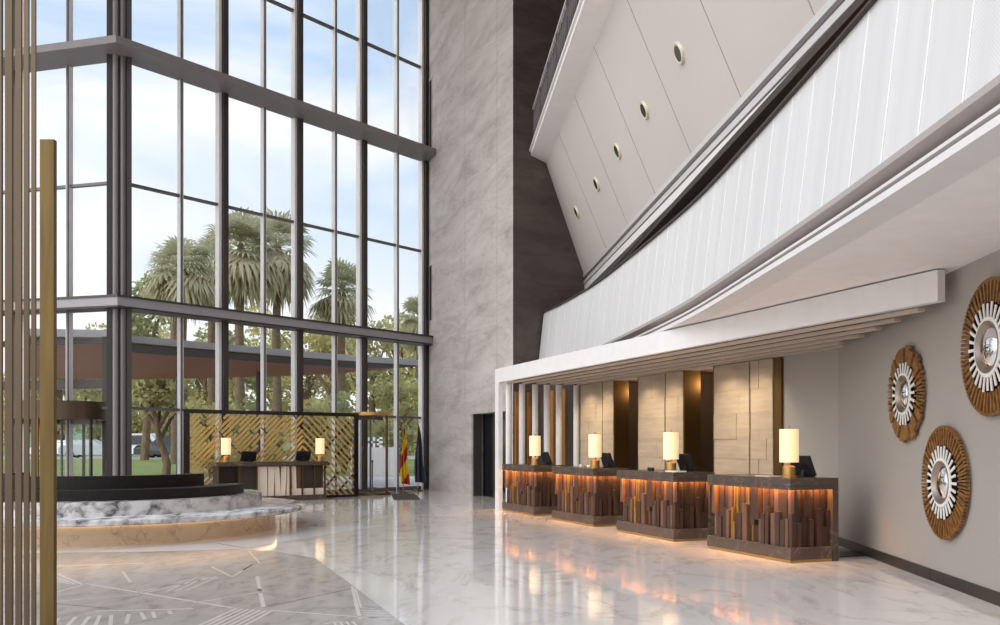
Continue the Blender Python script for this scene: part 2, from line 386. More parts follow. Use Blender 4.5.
# beams running inside both wings
def beams(name, z0, z1_, dep, m, lab):
    def off(o):
        # corner of the two offset lines
        a = C0 + NWI * o; b = C0 + NLI * o
        den = DW.x * DL.y - DW.y * DL.x
        t = ((b.x - a.x) * DL.y - (b.y - a.y) * DL.x) / den
        return a + DW * t
    ci, cg = off(dep), off(-.02)
    def clip(o):       # to the concrete plane
        p = C0 + NWI * o
        den = DW.x * D.y - DW.y * D.x
        t = ((B.x - p.x) * D.y - (B.y - p.y) * D.x) / den
        return p + DW * (t - .004)
    poly = [clip(dep), ci, C0 + NLI * dep + DL * 16, C0 - NLI * .02 + DL * 16, cg, clip(-.02)]
    mb = MB(); mb.prism([p[:2] for p in poly], z0, z1_)
    o = mb.build(name, m)
    return struct(o, lab, 'beam')
beams('trim_5', 11.2, 11.38, .95, M['beam'], 'upper grey steel beam along the glazing')
lo = beams('trim_6', 4.93, 5.14, .62, M['beam_light'], 'lower pale steel beam along the glazing')
mb = MB()
def edge_strip(z0, z1_, dep, m, nm, lab): beams(nm, z0, z1_, dep, m, lab)
edge_strip(5.14, 5.19, .66, M['steel_dark'], 'trim_7', 'dark top flange of the lower beam')
edge_strip(4.89, 4.93, .60, M['steel_dark'], 'trim_8', 'dark bottom flange of the lower beam')
# steel column
cc = C0 + (NWI + NLI).normalized() * .22
root = struct_root('column', 'dark clustered steel column at the corner of the glazing', 'column', (cc.x, cc.y, 0), math.atan2(cc.x, cc.y) * -1)
mb = MB(); mb.box(-.29, -.17, -.12, .2, 0, HT); mb.build('flange', M['steel_dark'], root)
mb = MB(); mb.box(.17, .29, -.12, .2, 0, HT); mb.build('flange', M['steel_dark'], root)
mb = MB(); mb.box(-.17, .17, .02, .1, 0, HT); mb.build('web', M['steel_dark'], root)
mb = MB(); mb.tube([(-.09, -.08, 0), (-.09, -.08, HT)], .075, 14); mb.build('rod', M['beam'], root, True)
mb = MB(); mb.tube([(.09, -.08, 0), (.09, -.08, HT)], .075, 14); mb.build('rod', M['steel'], root, True)

# ------------------------------------------------------------------ concrete tower and dark return wall
def vwall(mb, P, Q, z0, z1_, th, mi=0):             # wall with its face on P->Q, thickness behind (to the left of P->Q)
    P, Q = Vector(P), Vector(Q); d = (Q - P).normalized(); n = Vector((-d.y, d.x)) * th
    mb.prism([P[:2], Q[:2], (Q + n)[:2], (P + n)[:2]], z0, z1_, mi)
def cw(px): return B - D * on_line(px, B, -D)
dl = on_line(471.5, B, -D); dr = 7.95
mb = MB()
# pieces round the door and the two slots (face runs E -> B, thickness behind)
def cp(t): q = B - D * t; return q
def seg(t0, t1, z0, z1_): vwall(mb, cp(t1), cp(t0), z0, z1_, -.65)
s0, s1 = .28, .62
slots = [(5.75, 7.6), (11.62, 13.9)]
seg(-.3, s0, 0, HT); seg(s1, dl, 0, HT); seg(dl, dr, 2.42, HT)
NR = Vector((-DR.y, DR.x)); mb.prism([tuple(cp(dr)), tuple(E), tuple(E + DR * .68 + NR * .03), tuple(cp(dr) + NB * .65)], 0, HT)
seg(s0, s1, 0, slots[0][0]); seg(s0, s1, slots[0][1], slots[1][0]); seg(s0, s1, slots[1][1], HT)
struct(mb.build('wall_concrete', M['concrete']), 'tall bush-hammered pale concrete wall beside the glazing', 'wall')
# formwork joints as shallow ribs, and the slot windows
for i, (a, b) in enumerate(slots):
    r = struct_root('window_%d' % (i + 3), ['lower', 'upper'][i] + ' narrow slot window in the concrete wall', 'window')
    m = MB(); vwall(m, cp(s1) + NB * .006, cp(s0) + NB * .006, a, b, -.05); m.build('pane', M['slot_dark'], r)
    m = MB(); vwall(m, cp(s1 + .07) - NB * .02, cp(s1) - NB * .02, a, b, -.1); vwall(m, cp(s1 + .07) - NB * .02, cp(s0) - NB * .02, b, b + .07, -.1); m.build('frame', M['concrete'], r)
mb = MB()
for px in (465, 497):
    t = on_line(px, B, -D); vwall(mb, cp(t + .012) - NB * .004, cp(t) - NB * .004, 2.5, HT, -.02)
struct(mb.build('trim_9', simple('joint_shadow', (150, 143, 140), .9)), 'vertical formwork joints in the concrete wall', 'joint')
r = struct_root('door_1', 'dark doorway in the concrete wall', 'door')
m = MB(); vwall(m, cp(dr) + NB * .35, cp(dl) + NB * .35, 0, 2.42, -.05); m.build('panel', M['screen'], r)
m = MB(); vwall(m, cp(dl + 1.0) + NB * .33, cp(dl + .96) + NB * .33, 0, 2.42, -.03); vwall(m, cp(dl + .06) + NB * .05, cp(dl) + NB * .05, 0, 2.42, -.25); m.build('frame', M['steel_dark'], r)
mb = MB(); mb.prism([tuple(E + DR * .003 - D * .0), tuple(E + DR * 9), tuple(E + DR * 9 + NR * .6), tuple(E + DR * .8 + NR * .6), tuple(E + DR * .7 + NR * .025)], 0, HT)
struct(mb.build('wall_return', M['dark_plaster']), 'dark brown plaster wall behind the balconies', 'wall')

# ------------------------------------------------------------------ right wall, back wall, ceilings
mb = MB(); Pn, Pf = Vector((wallX(-2), -2)), Vector((wallX(14.2), 14.2))
vwall(mb, Pf, Pn, 0, 3.3, .25); struct(mb.build('wall_right', M['wallpaper']), 'grey woven wallpaper wall with sunburst mirrors', 'wall')
mb = MB(); u = (Pf - Pn).normalized(); nn = Vector((-u.y, u.x))
for k in range(8):
    a = Pn + u * (k * 2.05); b = Pn + u * (min(k * 2.05 + 2.04, (Pf - Pn).length))
    mb.prism([a[:2], b[:2], (b + nn * .02)[:2], (a + nn * .02)[:2]], 0, .125)
struct(mb.build('baseboard_right', M['baseboard']), 'charcoal baseboard along the grey wallpaper wall', 'baseboard')
BO = 2.08
def rowbox(mb, s0, s1, o0, o1, z0, z1_, mi=0):
    mb.prism([row(s0, o0)[:2], row(s1, o0)[:2], row(s1, o1)[:2], row(s0, o1)[:2]], z0, z1_, mi)
mb = MB()
edges = [(1.3, 4.77), (5.82, 7.59), (8.72, 10.44)]
for a, b in edges: rowbox(mb, a, b, BO, BO + .2, 0, 3.3)
for a, b in ((4.77, 5.82), (7.59, 8.72)): rowbox(mb, a, b, BO, BO + .2, 2.93, 3.3)
struct(mb.build('wall_back', M['wallpaper']), 'grey wall behind the reception desks', 'wall')
mb = MB()
for a, b in ((4.77, 5.82), (7.59, 8.72)):
    rowbox(mb, a - .3, b + .6, BO + 1.1, BO + 1.2, 0, 2.93); rowbox(mb, a - .05, a, BO + .2, BO + 1.1, 0, 2.93); rowbox(mb, b + .55, b + .6, BO + .2, BO + 1.1, 0, 2.93)
    rowbox(mb, a - .05, b + .6, BO + .2, BO + 1.1, 2.93, 2.98)
struct(mb.build('wall_passage', simple('brown_passage', (98, 80, 65), .7)), 'dark passages opening between the stone panels', 'wall')
for i, (a, b) in enumerate(((4.77, 5.82), (7.59, 8.72))):
    r = struct_root('door_%d' % (i + 2), 'dark doorway between the stone panels, ' + ('nearer one' if i == 0 else 'farther one'), 'door')
    m = MB(); rowbox(m, a, a + .035, BO - .06, BO + .3, 0, 2.93); m.build('jamb', M['brass_dark'], r)
    m = MB(); rowbox(m, b - .035, b, BO - .06, BO + .3, 0, 2.93); m.build('jamb', M['brass_dark'], r)
    m = MB(); rowbox(m, a + .25, b + .2, BO + 1.03, BO + 1.08, 0, 2.0); m.build('leaf', simple('taupe_door%d' % i, (96, 80, 68), .6), r)
    m = MB(); rowbox(m, a + .2, b + .2, BO + .98, BO + 1.07, 2.0, 2.16); m.build('header', M['black_plastic'], r)
    m = MB(); rowbox(m, a + .45, b - .1, BO + 1.0, BO + 1.07, 2.3, 2.42); m.build('notice', M['black_plastic'], r)
# amber panels on the dark return wall, seen between the white uprights
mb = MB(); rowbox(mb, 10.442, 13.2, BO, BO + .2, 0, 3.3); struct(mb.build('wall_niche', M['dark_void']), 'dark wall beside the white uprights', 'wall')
mb = MB()
for pa_, pb_ in ((514.5, 518.5), (527, 529.5)):
    a, b = E + DR * on_line(pa_, E, DR), E + DR * on_line(pb_, E, DR); mb.prism([tuple(a), tuple(b), tuple(b - NR * .05), tuple(a - NR * .05)], 0, 2.9)
PB_ = A + NB * BO
for pa_, pb_ in ((551, 555), (563.5, 567)):
    s_a, s_b = on_line(pa_, PB_, D), on_line(pb_, PB_, D); rowbox(mb, s_a, s_b, BO - .05, BO, 0, 2.9)
struct(mb.build('trim_10', simple('amber_panel', (158, 108, 54), .5, .1)), 'amber upright panels on the dark wall behind the white uprights', 'panel')

# balcony curve
ctrl = [(2.74, -4), (2.78, 0), (2.82, 4), (2.84, 7), (2.81, 9.25), (2.72, 12.86), (2.52, 15.4), (2.28, 17.7), (1.95, 20.4), (1.42, 23.2), (1.02, 24.78)]
def catmull(P, n):
    out = []
    for i in range(len(P) - 1):
        p0, p1, p2, p3 = (Vector(P[max(i - 1, 0)]), Vector(P[i]), Vector(P[i + 1]), Vector(P[min(i + 2, len(P) - 1)]))
        for k in range(n):
            t = k / n; out.append(.5 * ((2 * p1) + (p2 - p0) * t + (2 * p0 - 5 * p1 + 4 * p2 - p3) * t * t + (3 * p1 - p0 - 3 * p2 + p3) * t ** 3))
    out.append(Vector(P[-1])); return out
CV = catmull(ctrl, 10)
def offset_curve(cv, o):
    out = []
    for i, p in enumerate(cv):
        d = (cv[min(i + 1, len(cv) - 1)] - cv[max(i - 1, 0)]).normalized(); out.append(p + Vector((d.y, -d.x)) * o)   # + = away from the lobby
    return out
def sweep(mb, prof, closed=False, mi=None):          # prof: (offset, z)
    cs = [(offset_curve(CV, o), z) for o, z in prof]; acc = [0]
    for i in range(1, len(CV)): acc.append(acc[-1] + (CV[i] - CV[i - 1]).length)
    n = len(prof)
    for j in range(n if closed else n - 1):
        (ca, za), (cb, zb) = cs[j], cs[(j + 1) % n]
        for i in range(len(CV) - 1):
            mb.face([(ca[i].x, ca[i].y, za), (cb[i].x, cb[i].y, zb), (cb[i + 1].x, cb[i + 1].y, zb), (ca[i + 1].x, ca[i + 1].y, za)], mi[j] if mi else 0,
                    [(acc[i], za), (acc[i], zb), (acc[i + 1], zb), (acc[i + 1], za)])
root = struct_root('balcony', 'curved white perforated balcony front over the reception', 'balcony')
mb = MB(); sweep(mb, [(0, 3.54), (.17, 5.03), (.25, 5.03), (.12, 3.54)], True); mb.build('perforated_front', M['mesh'], root)
acc = 0; want = .4; tot = []
oc0, oc1 = offset_curve(CV, -.006), offset_curve(CV, .164)
for i in range(1, len(CV)):
    L = (CV[i] - CV[i - 1]).length
    while acc + L > want:
        t = (want - acc) / L; a = oc0[i - 1].lerp(oc0[i], t); b = oc1[i - 1].lerp(oc1[i], t); tot.append((a, b)); want += .62
    acc += L
mb = MB()
for a, b in tot: mb.bar((a.x, a.y, 3.545), (b.x, b.y, 5.02), .008, .010, 0, (0, 1, 0))
mb.build('panel_seam', M['seam'], root)
mb = MB(); sweep(mb, [(-.05, 3.55), (-.05, 3.50), (.05, 3.455), (.05, 3.425), (-.0, 3.42), (.0, 3.395), (.06, 3.385), (.06, 3.37), (-.01, 3.355), (-.01, 3.30), (.3, 3.30), (.3, 3.55)], True, [1, 1, 1, 2, 0, 0, 1, 1, 0, 0, 0, 0])
mb.build('moulding', [M['white'], M['trim_taupe'], M['beam']], root)
mb = MB(); sweep(mb, [(.12, 5.03), (.12, 5.055), (.28, 5.055), (.28, 5.03)], True); mb.build('coping', M['dark_void'], root)
ins = offset_curve(CV, .28)
poly = [tuple(p) for p in ins] + [(6.5, 25.5), (6.5, -4)]
mb = MB(); mb.prism(poly, 3.301, 3.53)
struct(mb.build('ceiling_soffit', M['soffit']), 'pale grey soffit under the curved balcony', 'ceiling')

# inclined overhang panel with downlights
U0, Ud = Vector((1.237, 24.99, 9.08)), Vector((.0760, -.9971, 0)); L0, Ld = Vector((2.33, 25.81, 6.23)), Vector((.0760, -.9971, 0))
LEN = 26
PN = (L0 - U0).cross(Ud).normalized()
if PN.x > 0: PN = -PN
def ray_plane(px, py):
    d = Vector(((px - CX) / F, 1, (HY - py) / F)); o = Vector((0, 0, EYE)); return o + d * ((U0 - o).dot(PN) / d.dot(PN))
mb = MB(); u1, l1 = U0 + Ud * LEN, L0 + Ld * LEN; bk = -PN * .15
mb.face([U0, L0, l1, u1]); mb.face([U0 + bk, u1 + bk, l1 + bk, L0 + bk]); mb.face([L0, L0 + bk, l1 + bk, l1]); mb.face([U0, u1, u1 + bk, U0 + bk]); mb.face([u1, l1, l1 + bk, u1 + bk]); mb.face([U0, U0 + bk, L0 + bk, L0])
inc = struct_root('ceiling_overhang', 'sloping taupe panelled overhang with round downlights', 'ceiling')
mb.build('panel', M['ceiling_panel'], inc)
lights = [ray_plane(*p) for p in ((680, 53), (645, 110), (618, 151), (597, 184), (577, 212))]
step = (lights[0] - lights[4]) / 4
mb = MB(); Ll = (L0 - U0)
rr = Ll - Ud * Ll.dot(Ud); rr = (Ll + Ud * .6)
for k in range(-1, 12):
    base = lights[4] + step * (k - .5); t = (base - U0).dot(Ud); a = U0 + Ud * t; 
    b = L0 + Ld * (t + .9)
    if t < .1: continue
    mb.bar(a + PN * .002, b + PN * .002, .018, .006, 0, PN)
mb.build('panel_joint', M['seam_dark'], inc)
# downlights
def orient(o, z):                                       # local z along z
    q = Vector(z).to_track_quat('Z', 'Y'); o.rotation_mode = 'QUATERNION'; o.rotation_quaternion = q
dlab = ['nearest round downlight in the sloping overhang, largest in view', 'second downlight from the near end of the sloping overhang', 'middle one of the five round downlights on the overhang', 'fourth downlight, next to the one beside the dark wall', 'farthest downlight, small, beside the dark wall']
for i, p in enumerate(lights):
    r = thing('ceiling_downlight', dlab[i], 'downlight', p, 0, 'downlights in the sloping overhang'); orient(r, PN)
    m = MB(); m.lathe([(.17, 0), (.165, .03), (.15, .045), (.122, .04), (.12, .03)], 28, 0, cap=False); m.build('rim', M['cream_rim'], r, True)
    m = MB(); m.lathe([(.121, .02), (.121, .036)], 28); m.build('lens', M['black'], r, True)
# bands under the overhang and dark recess behind the balcony
root = struct_root('trim_11', 'stepped silver and dark mouldings under the overhang', 'moulding')
def lband(name, x0, x1, z0, z1_, m):                     # along the lower edge, offset to the right
    mb = MB(); a = L0 - Ld * .5; b = L0 + Ld * LEN
    mb.prism([(a.x + x0, a.y), (b.x + x0, b.y), (b.x + x1, b.y), (a.x + x1, a.y)], z0, z1_); mb.build(name, m, root)
lband('upper_band', -.02, .3, 6.16, 6.26, M['silver']); lband('groove', .05, .3, 6.08, 6.16, M['beam']); lband('middle_band', .0, .3, 5.98, 6.08, M['silver'])
lband('lower_band', .02, .34, 5.80, 5.955, M['white']); lband('groove', .06, .3, 5.955, 5.98, M['steel_dark'])
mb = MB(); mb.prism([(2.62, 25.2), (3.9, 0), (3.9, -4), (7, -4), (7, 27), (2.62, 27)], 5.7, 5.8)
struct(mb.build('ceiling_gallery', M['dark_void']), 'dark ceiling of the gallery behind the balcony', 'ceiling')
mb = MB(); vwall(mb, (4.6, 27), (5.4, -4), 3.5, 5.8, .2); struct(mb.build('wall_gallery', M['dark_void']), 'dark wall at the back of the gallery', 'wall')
# upper gallery slab and railing
up = struct_root('trim_12', 'taupe edge slab of the upper gallery', 'slab')
Vd = Vector((.0755, -.9971, 0)); V0 = Vector((.817, 24.68, 9.19))
mb = MB(); V1 = V0 + Vd * LEN; U1 = U0 + Ud * LEN; 
mb.face([V0, U0, U1, V1]); t0, t1 = V0 + Vector((0, 0, .12)), V1 + Vector((0, 0, .12)); w0, w1 = U0 + Vector((.6, .1, .23)), U1 + Vector((.6, 0, .23))
mb.face([V0, V1, t1, t0]); mb.face([t0, t1, w1, w0]); mb.face([U0, w0, w1, U1]); mb.face([V0, t0, w0, U0]); mb.face([V1, U1, w1, t1])
mb.build('slab_edge', M['soffit'], up)
mb = MB(); mb.bar(t0 - Vector((.02, 0, 0)), t1 - Vector((.02, 0, 0)), .05, .05); mb.build('bright_nosing', M['white'], up)
rail = thing('gallery_railing', 'metal and glass railing along the upper gallery edge', 'railing', t0 + Vector((.06, -.3, .026)), 0)
rd = Vd.copy(); 
m = MB(); m.bar((0, 0, .98), rd * 24 + Vector((0, 0, .98)), .06, .04); m.build('handrail', M['silver'], rail)
m = MB(); m.bar((0, 0, .06), rd * 24 + Vector((0, 0, .06)), .05, .03); m.build('bottom_rail', M['steel'], rail)
for k in range(17):
    m = MB(); q = rd * (k * 1.5); m.bar(q, q + Vector((0, 0, .98)), .03, .05, 0, (0, 1, 0)); m.build('post', M['steel_dark'], rail)
m = MB()
for k in range(96):
    q = rd * (k * .25 + .12); m.bar(q + Vector((0, 0, .07)), q + Vector((0, 0, .97)), .012, .012, 0, (0, 1, 0))
    q2 = rd * (k * .25 + .12 + .2); m.bar(q + Vector((0, 0, .2)), q2 + Vector((0, 0, .8)), .012, .02, 0, (1, 0, 0))
m.build('lattice_infill', M['steel'], rail)
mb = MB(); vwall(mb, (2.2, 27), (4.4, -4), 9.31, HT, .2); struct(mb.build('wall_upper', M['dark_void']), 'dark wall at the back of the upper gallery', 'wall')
mb = MB(); mb.prism([(-26, 15), (9, 15), (9, 36), (-1, 34.2), (B.x + .2, B.y + .5), (C0.x - .1, C0.y + .3), (C0.x + DL.x * 17, C0.y + DL.y * 17 + .3)], HT, HT + .4)  # out of view; left open over the near half to let daylight in
struct(mb.build('ceiling', M['soffit']), 'high ceiling of the atrium', 'ceiling')

# ------------------------------------------------------------------ reception canopy (portal of slats and uprights)
can = thing('reception_canopy', 'long white portal canopy with slats over the reception desks', 'canopy', (A.x, A.y, 0), RZ)
m = MB(); m.box(-10.6, 2.35, 0, .1, 2.96, 3.283); m.build('fascia', M['white'], can)
m = MB(); m.box(-10.84, -10.6, 0, .1, 0, 3.283); m.build('post', M['white'], can)
m = MB(); m.prism([(-10.84, .1), (-10.84, 1.2), (-10.6, 2.05), (-1.5, 2.05), (2.2, .1)], 3.14, 3.28); m.build('lid', simple('slat_void_shade', (64, 54, 47), .8), can)  # lid coloured dark, standing in for the shaded void above the slats
slx = [1.88, 1.16, .46, -.24, -1.03]
for k in range(5):
    o = .2 + .36 * k; m = MB(); m.box(-10.55, slx[k], o, o + .11, 2.935, 2.968); m.build('slat', M['slat_paint'], can)
m = MB(); m.box(-10.55, -1.2, 1.98, 2.06, 2.935, 2.968); m.build('slat', M['slat_paint'], can)
for o in (.237, .568, .9, 1.2, 1.51, 1.98):
    m = MB(); a = .075 if o < 1.9 else .085
    m.prism([(-10.55 + .06 * math.cos(t * math.pi / 8), o + a * math.sin(t * math.pi / 8)) for t in range(16)], 0, 2.93); m.build('upright', M['white'], can)

# stone wall panels
plab = ['pair of travertine wall slabs behind the nearest desk', 'middle pair of travertine wall slabs, between the two dark doorways', 'travertine wall slabs beside the white uprights']
for i, (a, c, b) in enumerate(((3.06, 3.687, 4.77), (5.82, 6.49, 7.59), (8.72, 9.26, 10.42))):
    p = row(a, BO); r = thing('stone_wall_panel', plab[i], 'wall panel', p, RZ, 'travertine panels behind reception')
    W = b - a; cc_ = c - a
    for x0, x1 in ((0, cc_ - .02), (cc_ + .02, W)):
        m = MB(); z = 0; rows = [0, .62, 1.25, 1.6, 2.05, 2.45, 2.92]
        for q in range(6):
            cols = [x0, x0 + (x1 - x0) * random.choice((.35, .5, .62)), x1] if q % 2 else [x0, x0 + (x1 - x0) * .28, x1]
            for w in range(2):
                dd = .06 + random.uniform(0, .012)
                m.box(-cols[w + 1] + .003, -cols[w] - .003, -dd, -.001, rows[q] + .003, rows[q + 1])
        m.build('slab', M['travertine'], r)
    for x, w in ((cc_, .016), (W + .012, .012), (-.012, .012)):
        m = MB(); m.box(-x - w, -x + w, -.045, -.001, 0, 2.92); m.build('brass_strip', M['brass_dark'], r)
mb = MB(); rowbox(mb, 2.86, 3.03, BO - .05, BO - .001, 0, 2.92); struct(mb.build('trim_13', M['brass_dark']), 'dark bronze upright strip at the end of the stone panels', 'trim')

# ------------------------------------------------------------------ reception desks
DLEN = 1.88
random.seed(3)
def make_desk():
    r = thing('reception_desk', '', 'desk', (0, 0, 0), RZ, 'reception desks in a row')
    m = MB(); m.box(-DLEN, 0, 0, .75, .97, 1.07); m.box(-DLEN, 0, 0, .010, .922, .97); m.box(-.010, 0, 0, .66, .922, .97); m.build('countertop', M['desk_stone'], r, bevel=.006)
    m = MB(); m.box(-DLEN, 0, .66, .75, 0, .97); m.build('back_panel', M['desk_stone'], r)
    m = MB(); m.box(-DLEN, 0, 0, .655, .035, .195); m.build('plinth', M['desk_stone'], r, bevel=.006)
    m = MB(); m.box(-DLEN + .02, -.015, .015, .655, 0, .035); m.build('kick_strip', M['brass'], r)
    m = MB(); m.box(-DLEN + .1, -.125, .125, .655, .195, .97); m.build('carcass', M['dark_void'], r)
    def col(pos, w, end):
        mode = random.random(); mt = M['walnut'] if mode < .5 else (M['walnut_light'] if mode < .86 else M['brass']); tgt = MB()
        w = min(w, .03) if mode >= .86 else w; zs = random.uniform(.40, .72); d0 = random.uniform(.0, .025); d1 = random.uniform(.05, .09)
        if random.random() < .28: d0, d1 = d1, d0
        for za, zb, dd in ((.195, zs, d0), (zs, .94, d1)):
            if end: tgt.box(-.13, -.03 - dd, pos, pos + w, za, zb)
            else: tgt.box(pos, pos + w, .03 + dd, .13, za, zb)
        tgt.build('slat', mt, r); return w
    x = -DLEN + .05
    while x < -.06:
        w = random.uniform(.06, .115); w = min(w, -.035 - x); x += col(x, w, False) + .008 + (random.random() < .5) * .035
    y = .14
    while y < .63:
        w = random.uniform(.05, .09); w = min(w, .65 - y); y += col(y, w, True) + .008 + (random.random() < .45) * .04
    m = MB(); m.box(-DLEN + .06, -.11, .012, .11, .958, .969); m.box(-.11, -.012, .012, .64, .958, .969); m.build('light_strip', M['led'], r)
    return r
desk_s = [0, 2.82, 5.623, 8.485]
dl_ = ['nearest reception desk, in front of the grey wall corner', 'second reception desk, between the nearest and the third', 'third reception desk, left of the two larger ones', 'farthest reception desk, against the white portal post']
desk0 = make_desk(); desk0.location = row(0, 0); desk0['label'] = dl_[0]
for s, l in list(zip(desk_s, dl_))[1:]: dup(desk0, row(s, 0), RZ, l)
# table lamps
def make_lamp():
    r = thing('table_lamp', '', 'lamp', (0, 0, 0), RZ, 'table lamps on the desks')
    m = MB(); m.lathe([(.0, 0), (.10, 0), (.10, .02), (.085, .03), (.085, .135), (.06, .15), (.02, .155), (.02, .21)], 28); m.build('base', M['brass'], r, True)
    m = MB(); m.lathe([(.123, .195), (.123, .63), (.119, .63), (.119, .195)], 36, cap=False); m.face([(.12 * math.cos(k * .1745), .12 * math.sin(k * .1745), .625) for k in range(36)]); m.build('shade', M['shade'], r, True)
    m = MB(); m.lathe([(.012, .625), (.012, .645), (.018, .655), (.004, .675)], 12); m.build('finial', M['brass'], r, True)
    return r
lamp_s = [.413, 3.39, 6.15, 9.11]
ll = ['glowing cylinder lamp on the nearest reception desk', 'glowing cylinder lamp on the second reception desk', 'glowing cylinder lamp on the third reception desk', 'glowing cylinder lamp on the farthest reception desk']
lamp0 = make_lamp(); lamp0.location = row(lamp_s[0], .3, 1.071); lamp0['label'] = ll[0]
for s, l in list(zip(lamp_s, ll))[1:]: dup(lamp0, row(s, .3, 1.071), RZ, l)
# monitors
def make_monitor():
    r = thing('computer_monitor', '', 'monitor', (0, 0, 0), RZ, 'monitors on the reception desks')
    T = Matrix.Translation((0, .02, .017)) @ Matrix.Rotation(math.radians(22), 4, 'X')
    m = MB(); m.box(-.21, .21, -.02, .02, 0, .28, 0, T); m.build('housing', M['black_plastic'], r, bevel=.006)
    m = MB(); m.box(-.185, .185, .0205, .023, .015, .255, 0, T); m.build('screen', M['screen'], r)
    m = MB(); m.box(-.1, .1, -.10, .10, 0, .015); m.build('foot', M['black_plastic'], r)
    m = MB(); m.box(-.03, .03, -.03, .03, .015, .14); m.build('stand', M['black_plastic'], r)
    return r
mon0 = make_monitor(); mon_s = [.5, 3.42, 6.2, 9.15]
mll = ['black monitor back behind the nearest desk lamp', 'black monitor behind the lamp of the second desk', 'black monitor behind the lamp of the third desk', 'black monitor behind the lamp of the farthest desk']
mon0.location = row(mon_s[0], .61, 1.071); mon0['label'] = mll[0]
for s, l in list(zip(mon_s, mll))[1:]: dup(mon0, row(s, .61, 1.071), RZ, l)
def small(name, s, o, bx, m, label, cat, group=None):
    mb = MB(); mb.box(-bx[0] / 2, bx[0] / 2, -bx[1] / 2, bx[1] / 2, 0, bx[2]); q = mb.build(name, m, bevel=min(bx) * .2)
    q.location = row(s, o, 1.071); q.rotation_euler = (0, 0, RZ); return tag(q, label, cat, group)
small('paper_stack', 3.08, .2, (.32, .2, .018), M['paper'], 'white papers beside the lamp on the second desk', 'papers')
small('leather_folder', .75, .22, (.3, .2, .012), M['cream'], 'cream folder left of the lamp on the nearest desk', 'folder')
small('card_holder', 6.75, .3, (.12, .06, .05), M['cream'], 'small cream card holder left of the third desk lamp', 'card holder', 'card holders on the desks')
small('card_holder', 6.5, .35, (.12, .06, .04), M['paper'], 'small white card holder beside the third desk lamp', 'card holder', 'card holders on the desks')
small('card_holder', 3.95, .25, (.16, .05, .05), M['black_plastic'], 'small dark card holder left of the second desk lamp', 'card holder', 'card holders on the desks')
# payment terminal on desk two
r = thing('payment_terminal', 'grey payment terminal on a black arm left of the second desk lamp', 'terminal', row(3.72, .45, 1.071), RZ)
T = Matrix.Translation((0, 0, .16)) @ Matrix.Rotation(math.radians(-25), 4, 'X')
m = MB(); m.box(-.07, .07, -.06, .06, 0, .015); m.build('foot', M['black_plastic'], r)
m = MB(); m.tube([(0, 0, .015), (0, .02, .12), (0, 0, .2)], .018, 10); m.build('arm', M['black_plastic'], r, True)
m = MB(); m.box(-.07, .07, -.02, .02, 0, .15, 0, T); m.build('body', M['car_grey'], r)
m = MB(); m.box(-.05, .05, -.024, -.0205, .07, .13, 0, T); m.build('screen', M['paper'], r)
# threshold strip beside nearest desk
mb = MB(); mb.prism([gnd(839.5, 557.2)[:2], gnd(866, 556)[:2], gnd(858, 551.8)[:2], gnd(839.5, 551.5)[:2]], 0, .012)
struct(mb.build('trim_14', M['baseboard']), 'dark stone threshold between the nearest desk and the wall', 'threshold')

